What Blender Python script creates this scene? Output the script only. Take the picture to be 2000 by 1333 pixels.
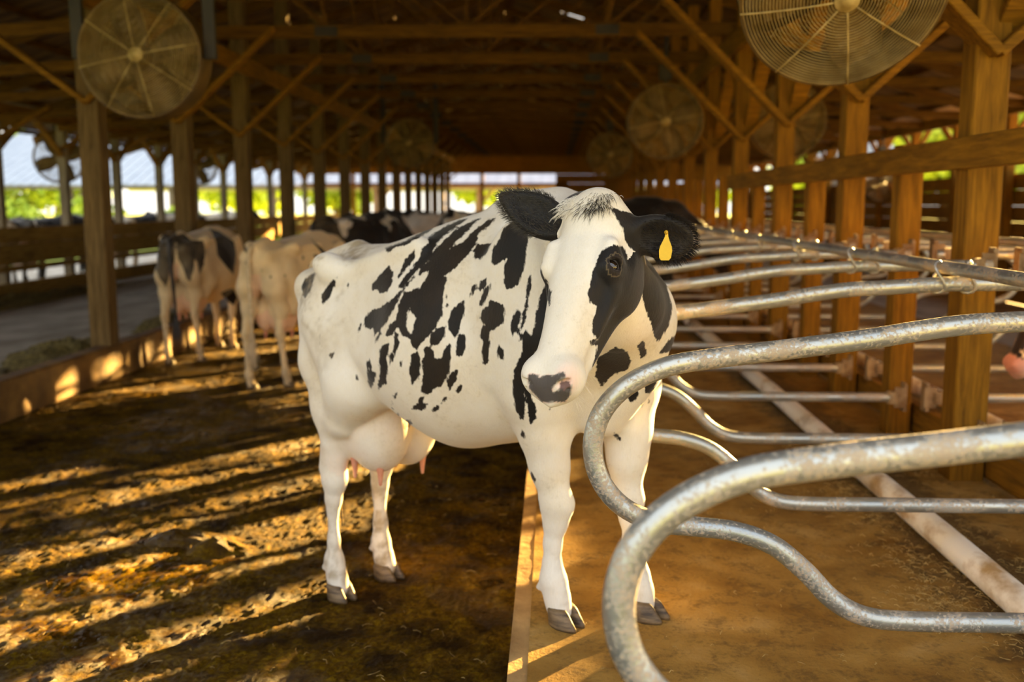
import bpy, bmesh, math, random, time
import numpy as np
from mathutils import Vector, Matrix
random.seed(5); RNG = np.random.RandomState(7)
S = bpy.context.scene; COL = S.collection
for _o in list(bpy.data.objects): bpy.data.objects.remove(_o)
R = math.radians

# ------------------------------------------------------------------ camera
F_PX = 35/36*2000; EYE = 1.6; YAW = R(2.35); PITCH = math.atan(266.5/F_PX)
cd = bpy.data.cameras.new('camera'); cam = bpy.data.objects.new('camera', cd); COL.objects.link(cam)
cd.lens = 35; cd.sensor_width = 36; cd.clip_start = .05; cd.clip_end = 600
cam.location = (0, 0, EYE); cam.rotation_euler = (math.pi/2-PITCH, 0, YAW)
cd.dof.use_dof = True; cd.dof.focus_distance = 2.62; cd.dof.aperture_fstop = 2.2
S.camera = cam
# ------------------------------------------------------------------ light
S.view_settings.view_transform = 'Standard'; S.view_settings.look = 'None'
S.view_settings.exposure = 1.08; S.view_settings.gamma = 1; S.view_settings.use_curve_mapping = False
SUN_AZ = R(39); SUN_EL = R(9.0)
W = bpy.data.worlds.new('sky'); S.world = W; W.use_nodes = True
nt = W.node_tree; nt.nodes.clear()
wo = nt.nodes.new('ShaderNodeOutputWorld'); bg = nt.nodes.new('ShaderNodeBackground')
tc = nt.nodes.new('ShaderNodeTexCoord'); sx = nt.nodes.new('ShaderNodeSeparateXYZ')
rp = nt.nodes.new('ShaderNodeValToRGB')
nt.links.new(tc.outputs['Generated'], sx.inputs[0]); nt.links.new(sx.outputs['Z'], rp.inputs[0])
e = rp.color_ramp.elements
e[0].position = 0; e[0].color = (1.0, .93, .80, 1); e[1].position = .5; e[1].color = (.80, .86, .95, 1)
nt.links.new(rp.outputs[0], bg.inputs[0]); bg.inputs[1].default_value = 1.05
nt.links.new(bg.outputs[0], wo.inputs[0])
sl = bpy.data.lights.new('sun', 'SUN'); sun = bpy.data.objects.new('sun', sl); COL.objects.link(sun)
sl.energy = 42; sl.angle = R(.6); sl.color = (1, .62, .18)
sd = Vector((math.sin(SUN_AZ)*math.cos(SUN_EL), math.cos(SUN_AZ)*math.cos(SUN_EL), math.sin(SUN_EL)))
sun.rotation_euler = sd.to_track_quat('Z', 'Y').to_euler()
try:
    S.cycles.max_bounces = 8; S.cycles.diffuse_bounces = 5; S.cycles.sample_clamp_indirect = 6
except Exception: pass

# ------------------------------------------------------------------ pixel measuring (photo frame 2000x1333)
FW = np.array([-math.sin(YAW)*math.cos(PITCH), math.cos(YAW)*math.cos(PITCH), -math.sin(PITCH)])
RT = np.array([math.cos(YAW), math.sin(YAW), 0.]); UP = np.cross(RT, FW); CAM = np.array([0, 0, EYE])
def project(P):
    d = P-CAM; w = d@FW
    return np.stack([1000+F_PX*(d@RT)/w, 666.5-F_PX*(d@UP)/w], 1), w

# ------------------------------------------------------------------ helpers
def tag(o, label=None, cat=None, group=None, kind=None):
    if label: o['label'] = label
    if cat: o['category'] = cat
    if group: o['group'] = group
    if kind: o['kind'] = kind
    return o
def empty(name, loc=(0, 0, 0), rz=0., label=None, cat=None, group=None):
    o = bpy.data.objects.new(name, None); COL.objects.link(o)
    o.location = loc; o.rotation_euler = (0, 0, rz); o.empty_display_size = .1
    return tag(o, label, cat, group)
def copy_tree(o, parent=None):
    kids = list(o.children)
    c = o.copy(); COL.objects.link(c); c.parent = parent
    if parent is not None: c.matrix_parent_inverse = o.matrix_parent_inverse.copy()
    for ch in kids: copy_tree(ch, c)
    return c
class MB:
    """collects vertices and faces, links them as ONE mesh object"""
    def __init__(s): s.v = []; s.f = []; s.m = []; s.n = 0
    def add(s, v, f, mi=0):
        v = np.asarray(v, float).reshape(-1, 3); s.v.append(v)
        s.f += [tuple(i+s.n for i in q) for q in f]; s.m += [mi]*len(f); s.n += len(v); return s
    def box(s, c, d, mi=0):
        x, y, z = c; a, b, h = d[0]/2, d[1]/2, d[2]/2
        v = [(x+i*a, y+j*b, z+k*h) for k in (-1, 1) for j in (-1, 1) for i in (-1, 1)]
        return s.add(v, [(0, 2, 3, 1), (4, 5, 7, 6), (0, 1, 5, 4), (2, 6, 7, 3), (0, 4, 6, 2), (1, 3, 7, 5)], mi)
    def beam(s, p, q, w, h, up=(0, 0, 1), mi=0, bev=.006):
        """timber from p to q, w wide, h high (along up), with chamfered edges"""
        p = np.array(p, float); q = np.array(q, float); d = q-p; d /= np.linalg.norm(d)
        u = np.array(up, float); r = np.cross(d, u)
        if np.linalg.norm(r) < 1e-3: r = np.cross(d, (1, 0, 0))
        r /= np.linalg.norm(r); u = np.cross(r, d); a, b = w/2, h/2; c = bev
        pr = [(a, b-c), (a-c, b), (-a+c, b), (-a, b-c), (-a, -b+c), (-a+c, -b), (a-c, -b), (a, -b+c)]
        v = [e+r*x+u*y for e in (p, q) for x, y in pr]
        f = [(i, (i+1) % 8, 8+(i+1) % 8, 8+i) for i in range(8)] + [tuple(range(7, -1, -1)), tuple(range(8, 16))]
        return s.add(v, f, mi)
    def tube(s, P, r, n=10, mi=0, closed=False, cap=True):
        P = np.asarray(P, float); m = len(P); r = np.broadcast_to(np.asarray(r, float), (m,))
        if closed: T = np.roll(P, -1, 0)-np.roll(P, 1, 0)
        else: T = np.gradient(P, axis=0)
        T /= np.linalg.norm(T, axis=1)[:, None]+1e-12
        a = np.array([0, 0, 1.]) if abs(T[0][2]) < .9 else np.array([1., 0, 0])
        U = np.cross(T[0], a); U /= np.linalg.norm(U); V = []
        for i in range(m):
            U = U-T[i]*(U@T[i]); U /= np.linalg.norm(U); B = np.cross(T[i], U)
            for k in range(n):
                t = 2*math.pi*k/n; V.append(P[i]+r[i]*(U*math.cos(t)+B*math.sin(t)))
        f = []
        for i in range(m if closed else m-1):
            j = (i+1) % m
            for k in range(n): f.append((i*n+k, i*n+(k+1) % n, j*n+(k+1) % n, j*n+k))
        if cap and not closed: f += [tuple(range(n-1, -1, -1)), tuple((m-1)*n+k for k in range(n))]
        return s.add(V, f, mi)
    def lathe(s, prof, n=32, axis='y', c=(0, 0, 0), mi=0):
        V = []; m = len(prof)
        for r, h in prof:
            for k in range(n):
                t = 2*math.pi*k/n; a, b = r*math.cos(t), r*math.sin(t)
                V.append((c[0]+a, c[1]+h, c[2]+b) if axis == 'y' else (c[0]+a, c[1]+b, c[2]+h))
        f = [(i*n+k, i*n+(k+1) % n, (i+1)*n+(k+1) % n, (i+1)*n+k) for i in range(m-1) for k in range(n)]
        return s.add(V, f, mi)
    def mesh(s, name, mats, smooth=False):
        me = bpy.data.meshes.new(name); v = np.concatenate(s.v)
        me.from_pydata(v.tolist(), [], s.f)
        for m in (mats if isinstance(mats, (list, tuple)) else [mats]): me.materials.append(m)
        me.polygons.foreach_set('material_index', s.m)
        if smooth: me.polygons.foreach_set('use_smooth', [True]*len(s.f))
        me.update(); return me
    def build(s, name, mats, parent=None, smooth=False, loc=None):
        o = bpy.data.objects.new(name, s.mesh(name, mats, smooth)); COL.objects.link(o); o.parent = parent
        if loc is not None: o.location = loc
        return o
def catmull(P, n=6):
    P = np.asarray(P, float); Q = np.vstack([2*P[0]-P[1], P, 2*P[-1]-P[-2]]); out = []
    for i in range(1, len(Q)-2):
        a, b, c, d = Q[i-1], Q[i], Q[i+1], Q[i+2]
        for k in range(n):
            t = k/n
            out.append(.5*((2*b)+(c-a)*t+(2*a-5*b+4*c-d)*t*t+(-a+3*b-3*c+d)*t**3))
    out.append(P[-1]); return np.array(out)
def vnoise(P, sc, seed=0, octv=3):
    """value noise, P (n,3), about -1..1"""
    P = np.asarray(P, float)*sc; out = np.zeros(len(P)); amp = 1.; tot = 0
    for o in range(octv):
        i = np.floor(P).astype(np.int64); f = P-i; f = f*f*(3-2*f); r = np.zeros(len(P))
        for dx in (0, 1):
            for dy in (0, 1):
                for dz in (0, 1):
                    h = ((i[:, 0]+dx)*73856093) ^ ((i[:, 1]+dy)*19349663) ^ ((i[:, 2]+dz)*83492791) ^ (seed*2654435+o*977)
                    h = (h*1103515245+12345) & 0x7fffffff; h = (h ^ (h >> 13))*1274126177 & 0x7fffffff
                    w = (f[:, 0] if dx else 1-f[:, 0])*(f[:, 1] if dy else 1-f[:, 1])*(f[:, 2] if dz else 1-f[:, 2])
                    r += w*((h % 65536)/32768.-1)
        out += amp*r; tot += amp; amp *= .5; P = P*2.03+17.3
    return out/tot

# ------------------------------------------------------------------ materials
def newmat(name):
    m = bpy.data.materials.new(name); m.use_nodes = True; t = m.node_tree; t.nodes.clear()
    out = t.nodes.new('ShaderNodeOutputMaterial'); b = t.nodes.new('ShaderNodeBsdfPrincipled')
    t.links.new(b.outputs[0], out.inputs[0]); return m, t, b
def N(t, k, **kw):
    n = t.nodes.new(k)
    for a, v in kw.items(): setattr(n, a, v)
    return n
def noise(t, scale, detail=4, stretch=None, rough=.55, space='Object', dist=0):
    tc = N(t, 'ShaderNodeTexCoord'); mp = N(t, 'ShaderNodeMapping'); n = N(t, 'ShaderNodeTexNoise')
    t.links.new(tc.outputs[space], mp.inputs[0]); t.links.new(mp.outputs[0], n.inputs['Vector'])
    if stretch: mp.inputs['Scale'].default_value = stretch
    n.inputs['Scale'].default_value = scale; n.inputs['Detail'].default_value = detail
    n.inputs['Roughness'].default_value = rough; n.inputs['Distortion'].default_value = dist
    return n.outputs['Fac']
def ramp(t, src, stops, interp='LINEAR'):
    r = N(t, 'ShaderNodeValToRGB'); t.links.new(src, r.inputs[0]); cr = r.color_ramp; cr.interpolation = interp
    while len(cr.elements) < len(stops): cr.elements.new(.5)
    for el, (p, c) in zip(cr.elements, stops): el.position = p; el.color = (*c, 1) if len(c) == 3 else c
    return r.outputs[0]
def mix(t, f, a, b, mode='MIX'):
    m = N(t, 'ShaderNodeMix', data_type='RGBA', blend_type=mode)
    for i, v in ((0, f), (6, a), (7, b)):
        if isinstance(v, (int, float)): m.inputs[i].default_value = v
        elif isinstance(v, tuple): m.inputs[i].default_value = (*v, 1)
        else: t.links.new(v, m.inputs[i])
    return m.outputs[2]
def mth(t, op, a, b=0., c=None, clamp=False):
    m = N(t, 'ShaderNodeMath', operation=op); m.use_clamp = clamp
    for i, v in enumerate((a, b, c)):
        if v is None: continue
        if isinstance(v, (int, float)): m.inputs[i].default_value = v
        else: t.links.new(v, m.inputs[i])
    return m.outputs[0]
def bump(t, b, h, strength, dist):
    n = N(t, 'ShaderNodeBump'); n.inputs['Strength'].default_value = strength; n.inputs['Distance'].default_value = dist
    t.links.new(h, n.inputs['Height']); t.links.new(n.outputs[0], b.inputs['Normal'])
def setin(t, b, k, v):
    if isinstance(v, (int, float)): b.inputs[k].default_value = v
    elif isinstance(v, tuple): b.inputs[k].default_value = (*v, 1)
    else: t.links.new(v, b.inputs[k])
def simple(name, c1, c2, scale=4, rough=.8, metal=0., stretch=None, bmp=.3, bd=.01, detail=5, lo=.35, hi=.65, bscale=None):
    m, t, b = newmat(name); n = noise(t, scale, detail, stretch)
    setin(t, b, 'Base Color', ramp(t, n, [(lo, c1), (hi, c2)])); b.inputs['Roughness'].default_value = rough
    b.inputs['Metallic'].default_value = metal
    if bmp: bump(t, b, noise(t, bscale or scale*4, 4, stretch), bmp, bd)
    return m
def wood(name, c1, c2, ax):
    st = {'x': (.6, 7, 7), 'y': (7, .6, 7), 'z': (7, 7, .6)}[ax]
    m, t, b = newmat(name)
    g = noise(t, 5, 6, st, .6, dist=.6); k = noise(t, 1.1, 4)
    col = mix(t, ramp(t, k, [(.35, (0,0,0)), (.65, (1,1,1))]), ramp(t, g, [(.3, c1), (.7, c2)]), ramp(t, g, [(.3, tuple(x*.6 for x in c1)), (.7, tuple(x*.8 for x in c2))]))
    setin(t, b, 'Base Color', col); b.inputs['Roughness'].default_value = .8; b.inputs['Specular IOR Level'].default_value = .18
    bump(t, b, g, .35, .006); return m
M = {}
WC1, WC2 = (.13, .056, .003), (.31, .145, .008)
for a in 'xyz': M['wood_'+a] = wood('weathered_timber_'+a, WC1, WC2, a)
M['wood_truss'] = wood('shade_darkened_truss_timber', (.075, .032, .003), (.19, .09, .008), 'x')  # darker copy of the timber; dimness under the roof put into its colour
M['wood_purlin'] = wood('shade_darkened_purlin_timber', (.075, .032, .003), (.19, .09, .008), 'y')  # same darkened copy for the purlins, roof shade in the colour
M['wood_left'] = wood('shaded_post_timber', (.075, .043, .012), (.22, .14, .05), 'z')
M['wood_fence'] = wood('sun_tinted_fence_timber', (.20, .10, .015), (.44, .27, .06), 'y')  # lighter timber; sunshine on the fence is put into the colour
M['wood_gray'] = wood('grey_timber', (.16, .12, .07), (.36, .30, .20), 'z')
M['wood_red'] = simple('red_dusted_timber', (.20, .05, .015), (.38, .14, .04), 3)
M['deck'] = simple('roof_deck', (.05, .024, .004), (.20, .11, .025), 2.2, .9, stretch=(.5, 2.5, 1), detail=3)
M['dark'] = simple('dark_steel', (.012, .008, .006), (.03, .02, .012), 5, .6)
M['mudwall'] = simple('dung_stained_concrete', (.07, .028, .004), (.25, .13, .025), 3.0, .7, bmp=.5, bd=.02)
M['feedfloor'] = simple('feed_lane_concrete', (.26, .21, .14), (.48, .42, .33), 2.5, .75, stretch=(1, .5, 1), bmp=.5, bd=.02)
M['ground'] = simple('grass_ground', (.30, .38, .02), (.60, .62, .12), .3, .95, bmp=0)
M['gravel'] = simple('pale_gravel', (.60, .52, .38), (.80, .74, .60), .6, .95, bmp=0)
M['leaf'] = simple('sunlit_leaves', (.20, .34, .01), (.72, .78, .06), 2.5, .7, bmp=0)
M['bark'] = simple('bark', (.08, .05, .03), (.2, .14, .08), 6)
M['tinroof'] = simple('pale_metal_roof', (.36, .40, .45), (.44, .48, .52), 2, .6, .0, bmp=0)
M['guard'] = simple('dusty_fan_wire', (.27, .18, .05), (.54, .40, .16), 9, .6, .2, bmp=0)
M['shroud'] = simple('dusty_galvanised_shroud', (.06, .032, .006), (.16, .09, .018), 4, .6, .2, bmp=.1)
M['pvc'] = simple('scuffed_white_pvc', (.42, .28, .13), (.86, .80, .70), 7, .4, stretch=(1, .6, 1), lo=.32, hi=.5, bmp=.1)
M['rubber'] = simple('brown_coupling', (.14, .06, .02), (.26, .12, .05), 9, .6)
M['silo'] = simple('grey_corrugated_tank', (.20, .20, .18), (.30, .30, .28), 1, .5, .3)
M['straw'] = simple('straw', (.16, .09, .02), (.52, .36, .12), 30, .8, bmp=0)
M['silage'] = simple('chopped_feed', (.10, .08, .02), (.48, .36, .10), 22, .9, bmp=1, bd=.05)
M['teat'] = simple('pink_skin', (.60, .22, .12), (.75, .36, .24), 9, .5, bmp=.1)
M['horn'] = simple('hoof_horn', (.045, .026, .012), (.22, .145, .07), 14, .55, stretch=(1, 1, 5), bmp=.3, bd=.003)
M['tagyellow'] = simple('yellow_plastic_tag', (.68, .42, .003), (.76, .48, .004), 30, .4, bmp=.05)
M['tagdark'] = simple('tag_stud', (.5, .28, .01), (.6, .34, .01), 30, .5, bmp=0)
M['hairblack'] = simple('black_hair', (.012, .010, .009), (.03, .022, .016), 20, .5, bmp=0)
M['haircream'] = simple('cream_hair', (.45, .33, .18), (.66, .50, .30), 20, .7, bmp=0)
M['hairwhite'] = simple('white_hair', (.72, .66, .55), (.86, .82, .74), 20, .6, bmp=0)

def pipe_mat():
    m, t, b = newmat('galvanised_pipe')
    n = noise(t, 6, 8, rough=.75); n2 = noise(t, 110, 4); n3 = noise(t, 2.2, 4, stretch=(1, 1, 1))
    dirt = ramp(t, mth(t, 'ADD', mth(t, 'MULTIPLY', n, .62), mth(t, 'MULTIPLY', n2, .42)), [(.51, (0, 0, 0)), (.59, (1, 1, 1))])
    base = ramp(t, n3, [(.35, (.33, .37, .39)), (.65, (.52, .52, .47))])
    rust = ramp(t, n2, [(.3, (.26, .11, .03)), (.7, (.50, .34, .16))])
    setin(t, b, 'Base Color', mix(t, mth(t, 'MULTIPLY', dirt, .6), base, rust))
    setin(t, b, 'Metallic', mth(t, 'SUBTRACT', .75, mth(t, 'MULTIPLY', dirt, .7)))
    setin(t, b, 'Roughness', mth(t, 'ADD', .34, mth(t, 'MULTIPLY', dirt, .35)))
    bump(t, b, mth(t, 'ADD', n2, mth(t, 'MULTIPLY', dirt, .6)), .18, .002); return m
M['pipe'] = pipe_mat()

def manure_mat():
    m, t, b = newmat('wet_manure')
    n1 = noise(t, 38, 9, rough=.72, dist=.5); n2 = noise(t, 5, 6, rough=.6); n3 = noise(t, .9, 3); n4 = noise(t, 120, 3, stretch=(1, .4, 1))
    c = ramp(t, n1, [(.25, (.018, .0075, .0004)), (.48, (.16, .082, .002)), (.75, (.42, .27, .006))])
    setin(t, b, 'Base Color', mix(t, ramp(t, n2, [(.4, (0, 0, 0)), (.62, (1, 1, 1))]), c, (.035, .016, .002)))
    wet = ramp(t, mth(t, 'ADD', mth(t, 'MULTIPLY', n3, .7), mth(t, 'MULTIPLY', n2, .3)), [(.50, (0, 0, 0)), (.60, (1, 1, 1))])
    setin(t, b, 'Roughness', mth(t, 'SUBTRACT', .60, mth(t, 'MULTIPLY', wet, .38))); setin(t, b, 'Specular IOR Level', mth(t, 'ADD', .08, mth(t, 'MULTIPLY', wet, .45)))
    bump(t, b, mth(t, 'ADD', n1, mth(t, 'ADD', mth(t, 'MULTIPLY', n2, 1.0), mth(t, 'MULTIPLY', n4, .2))), 1., .05)
    bn = [n for n in t.nodes if n.type == 'BUMP'][0]; t.links.new(mth(t, 'SUBTRACT', 1., mth(t, 'MULTIPLY', wet, .72)), bn.inputs['Strength']); return m
M['manure'] = manure_mat()
def stall_mat():
    m, t, b = newmat('stall_mat_dirt')
    n1 = noise(t, 3.2, 6, dist=.4); n2 = noise(t, 60, 5, rough=.7); n3 = noise(t, 11, 6, rough=.65)
    c = ramp(t, n1, [(.3, (.19, .092, .012)), (.55, (.34, .195, .042)), (.75, (.44, .285, .095))])
    crumbs = ramp(t, mth(t, 'ADD', mth(t, 'MULTIPLY', n3, .6), mth(t, 'MULTIPLY', n2, .4)), [(.50, (0, 0, 0)), (.60, (1, 1, 1))])
    geo = N(t, 'ShaderNodeTexCoord'); sp = N(t, 'ShaderNodeSeparateXYZ'); t.links.new(geo.outputs['Object'], sp.inputs[0])
    band = mth(t, 'SUBTRACT', 1., mth(t, 'MULTIPLY', mth(t, 'ABSOLUTE', mth(t, 'SUBTRACT', sp.outputs['X'], 1.68)), 2.1), clamp=True)     # bedding crumbs gathered along the brisket pipe
    band = ramp(t, mth(t, 'ADD', mth(t, 'MULTIPLY', band, .55), mth(t, 'MULTIPLY', n3, .6)), [(.52, (0, 0, 0)), (.68, (1, 1, 1))])
    c = mix(t, mth(t, 'MULTIPLY', band, .85), c, ramp(t, n2, [(.4, (.05, .026, .006)), (.62, (.20, .13, .045))]))
    setin(t, b, 'Base Color', mix(t, mth(t, 'MULTIPLY', crumbs, .6), c, (.10, .055, .015))); b.inputs['Roughness'].default_value = .75; b.inputs['Specular IOR Level'].default_value = .25
    bump(t, b, mth(t, 'ADD', n2, mth(t, 'MULTIPLY', n3, 1.5)), .5, .012); return m
M['stall'] = stall_mat()
def hide_mat(name, white, black):
    """coat colours: 'coat' = metres inside a black patch (fur edge broken by noise), 'tint' = skin or dirt colour in rgb, weight in alpha"""
    m, t, b = newmat(name)
    at = N(t, 'ShaderNodeAttribute', attribute_name='coat'); ti = N(t, 'ShaderNodeAttribute', attribute_name='tint')
    e1 = noise(t, 90, 3, stretch=(1, 1, .35)); e2 = noise(t, 26, 4)
    d = mth(t, 'ADD', at.outputs['Fac'], mth(t, 'ADD', mth(t, 'MULTIPLY', mth(t, 'SUBTRACT', e1, .5), .016), mth(t, 'MULTIPLY', mth(t, 'SUBTRACT', e2, .5), .012)))
    k = mth(t, 'ADD', mth(t, 'MULTIPLY', d, 300.), .5, clamp=True)
    fur = noise(t, 260, 2, stretch=(1, 1, .16)); big = noise(t, 5, 5)
    wc = mix(t, ramp(t, big, [(.35, (0, 0, 0)), (.7, (1, 1, 1))]), white, tuple(x*y for x, y in zip(white, (.90, .84, .74))))
    wc = mix(t, mth(t, 'MULTIPLY', fur, .30), wc, tuple(x*y for x, y in zip(white, (.72, .63, .50))))
    spk = ramp(t, mth(t, 'ADD', mth(t, 'MULTIPLY', noise(t, 55, 6, rough=.75), .6), mth(t, 'MULTIPLY', big, .4)), [(.54, (0, 0, 0)), (.66, (1, 1, 1))]); wc = mix(t, mth(t, 'MULTIPLY', spk, .32), wc, (.42, .33, .20))
    bc = mix(t, ramp(t, big, [(.4, (0, 0, 0)), (.75, (1, 1, 1))]), black, (.030, .020, .012))
    c = mix(t, k, wc, bc); c = mix(t, ti.outputs['Alpha'], c, ti.outputs['Color'])
    setin(t, b, 'Base Color', c); setin(t, b, 'Roughness', mth(t, 'SUBTRACT', .68, mth(t, 'MULTIPLY', k, .10)))
    b.inputs['Sheen Weight'].default_value = .2; b.inputs['Sheen Roughness'].default_value = .4
    b.inputs['Specular IOR Level'].default_value = .22
    bump(t, b, mth(t, 'ADD', fur, mth(t, 'MULTIPLY', big, 1.2)), .30, .005); return m
M['hide'] = hide_mat('holstein_hide', (.86, .82, .74), (.010, .009, .009))
M['hide_tan'] = hide_mat('bounce_tinted_cream_hide', (.88, .68, .40), (.012, .009, .007))  # pale tan coat, raised with golden bounce light put into the colour
def eye_mat():
    m, t, b = newmat('cow_eye'); setin(t, b, 'Base Color', (.010, .006, .004)); b.inputs['Roughness'].default_value = .04
    b.inputs['Coat Weight'].default_value = 1.; b.inputs['Coat Roughness'].default_value = .02; return m
M['eye'] = eye_mat()
M['lid'] = simple('dark_eyelid', (.014, .010, .008), (.03, .02, .015), 30, .6, bmp=0)
M['sclera'] = simple('eye_white', (.62, .44, .40), (.80, .66, .60), 40, .25, bmp=0)
M['bracket'] = simple('rusty_bracket', (.16, .085, .03), (.36, .25, .13), 9, .65, .2)
# ------------------------------------------------------------------ sculpting: signed distances + surface nets
def smin(a, b, k): h = np.clip(.5+.5*(b-a)/k, 0, 1); return b+(a-b)*(1-(1-h))*1. if k <= 0 else b*(1-(1-np.clip(.5+.5*(b-a)/k, 0, 1))) + 0*a
def smin(a, b, k):
    h = np.clip(.5+.5*(a-b)/k, 0, 1)                 # h=1 -> b
    return a*(1-h)+b*h-k*h*(1-h)
class Sdf:
    def __init__(s): s.P = []
    def add(s, fn, lo, hi, k, op=1): s.P.append((fn, np.array(lo, float)-k-.03, np.array(hi, float)+k+.03, k, op))
    def cone(s, p, q, r1, r2, k=.03, op=1, flat=None):
        p = np.array(p, float); q = np.array(q, float); d = q-p; L = d@d+1e-9
        def fn(X):
            h = np.clip((X-p)@d/L, 0, 1); V = X-p-h[..., None]*d
            if flat is not None:
                a, sc = flat; a = np.asarray(a, float); a = a/np.linalg.norm(a); V = V+(V@a)[..., None]*a*(1/sc-1)
            return np.linalg.norm(V, axis=-1)-(r1+(r2-r1)*h)
        m = max(r1, r2)*(max(1, flat[1]) if flat else 1)
        s.add(fn, np.minimum(p, q)-m, np.maximum(p, q)+m, k, op)
    def chain(s, L, k=.03, flat=None):
        for (p, r), (q, r2) in zip(L[:-1], L[1:]): s.cone(p, q, r, r2, k, 1, flat)
    def ell(s, c, r, M3=None, k=.03, op=1):
        c = np.array(c, float); r = np.array(r, float); M3 = np.eye(3) if M3 is None else np.array(M3, float)   # rows = axes
        def fn(X):
            q = (X-c)@M3.T; a = np.linalg.norm(q/r, axis=-1); g = np.linalg.norm(q/(r*r), axis=-1)+1e-9
            return a*(a-1)/g
        m = r.max(); s.add(fn, c-m, c+m, k, op)
    def loft(s, O3, M3, S_, top, bot, W_, p=2.3, up=.25, low=0., k=.03, sc=.8):
        """stations along the first axis of M3; top/bottom along the third, half width along the second"""
        O3 = np.array(O3, float); M3 = np.array(M3, float); xs = np.linspace(S_[0], S_[-1], 160)
        def sp(v):
            P = catmull(np.stack([S_, v], 1), 10); return np.interp(xs, P[:, 0], P[:, 1])
        T, B, Wd = sp(top), sp(bot), np.maximum(sp(W_), .004)
        def fn(X):
            q = (X-O3)@M3.T; x = q[..., 0]; xc = np.clip(x, xs[0], xs[-1])
            t = np.interp(xc, xs, T); b = np.interp(xc, xs, B); w = np.interp(xc, xs, Wd)
            h = np.maximum((t-b)/2, .004); zn = (q[..., 2]-(t+b)/2)/h; zc = np.clip(zn, -1.3, 1.3)
            g = 1-up*np.clip(zc, 0, 2)**1.5-low*np.clip(-zc, 0, 2)
            yy = np.abs(q[..., 1])/(w*g)
            v = (yy**p+np.abs(zn)**p+1e-9)**(1/p)
            return (v-1)*np.minimum(w, h)*sc+np.abs(x-xc)
        c = []
        for x in (S_[0], S_[-1]):
            for y in (-max(W_), max(W_)):
                for z in (min(bot), max(top)): c.append(O3+np.array([x, y, z])@M3)
        c = np.array(c); s.add(fn, c.min(0)-.03, c.max(0)+.03, k)
    def at(s, X):
        D = np.full(len(X), .5)
        for fn, lo, hi, k, op in s.P:
            m = np.all((X > lo) & (X < hi), axis=1)
            if m.any():
                d = fn(X[m]); a = D[m]
                D[m] = smin(a, d, k) if op > 0 else -smin(-a, d, k)
        return D
    def grid(s, xs, ys, zs):
        D = np.full((len(xs), len(ys), len(zs)), .5, np.float32)
        for fn, lo, hi, k, op in s.P:
            i0, i1 = np.searchsorted(xs, (lo[0], hi[0])); j0, j1 = np.searchsorted(ys, (lo[1], hi[1])); k0, k1 = np.searchsorted(zs, (lo[2], hi[2]))
            if i0 >= i1 or j0 >= j1 or k0 >= k1: continue
            X = np.stack(np.meshgrid(xs[i0:i1], ys[j0:j1], zs[k0:k1], indexing='ij'), -1)
            d = fn(X); a = D[i0:i1, j0:j1, k0:k1]
            D[i0:i1, j0:j1, k0:k1] = smin(a, d, k) if op > 0 else -smin(-a, d, k)
        return D
def axis_pts(lo, hi, h, flo=None, fhi=None, hf=None):
    out = [lo]
    while out[-1] < hi:
        x = out[-1]
        if flo is None: st = h
        else:
            dist = max(flo-x, x-fhi, 0); st = min(h, hf+dist*.12)
        out.append(x+st)
    return np.array(out)
def surface_nets(D, xs, ys, zs):
    ax = (xs, ys, zs); n = D.shape; ins = D < 0
    cnt = np.zeros([m-1 for m in n], np.int16); acc = np.zeros([m-1 for m in n]+[3], np.float32)
    cc = [slice(0, -1), slice(1, None)]; edges = []
    for a in range(3):
        o = [i for i in range(3) if i != a]
        s0 = [slice(None)]*3; s1 = [slice(None)]*3; s0[a] = slice(0, -1); s1[a] = slice(1, None)
        d0, d1 = D[tuple(s0)], D[tuple(s1)]; cr = ins[tuple(s0)] != ins[tuple(s1)]
        I = np.argwhere(cr); t = d0[cr]/(d0[cr]-d1[cr]); P = np.stack([ax[i][I[:, i]] for i in range(3)], 1).astype(np.float32)
        P[:, a] += t*(ax[a][I[:, a]+1]-ax[a][I[:, a]])
        edges.append((a, o, I, ins[tuple(s0)][cr]))
        for u in (0, 1):
            for v in (0, 1):
                J = I.copy(); J[:, o[0]] -= u; J[:, o[1]] -= v
                ok = np.all(J >= 0, 1) & np.all(J < np.array(cnt.shape), 1)
                np.add.at(cnt, tuple(J[ok].T), 1); np.add.at(acc, tuple(J[ok].T), P[ok])
    idx = np.full(cnt.shape, -1, np.int64); m = cnt > 0; idx[m] = np.arange(m.sum())
    V = acc[m]/cnt[m][:, None]; F = []
    for a, o, I, inn in edges:
        q = []; ok = np.ones(len(I), bool)
        for u, v in ((0, 0), (1, 0), (1, 1), (0, 1)):
            J = I.copy(); J[:, o[0]] -= u; J[:, o[1]] -= v
            g = np.all(J >= 0, 1) & np.all(J < np.array(cnt.shape), 1); ok &= g
            q.append(np.where(g, idx[tuple(np.clip(J, 0, np.array(cnt.shape)-1).T)], -1))
        q = np.stack(q, 1); flip = inn if a != 1 else ~inn
        q[flip] = q[flip][:, ::-1]; F.append(q[ok])
    F = np.concatenate(F)[:, ::-1]
    return V.astype(float), F
def sculpt(sd, lo, hi, h, fine=None, hf=None, it=3):
    A = [axis_pts(lo[i], hi[i], h, *( (fine[0][i], fine[1][i], hf) if fine else ())) for i in range(3)]
    V, F = surface_nets(sd.grid(*A), *A)
    for _ in range(it):
        e = .002; f = sd.at(V)
        G = np.stack([sd.at(V+np.eye(3)[i]*e)-f for i in range(3)], 1)/e
        g2 = np.maximum((G*G).sum(1), .08); st = np.clip(f/g2, -h*.4, h*.4); V = V-G*st[:, None]*.8
    return V, F
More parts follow.
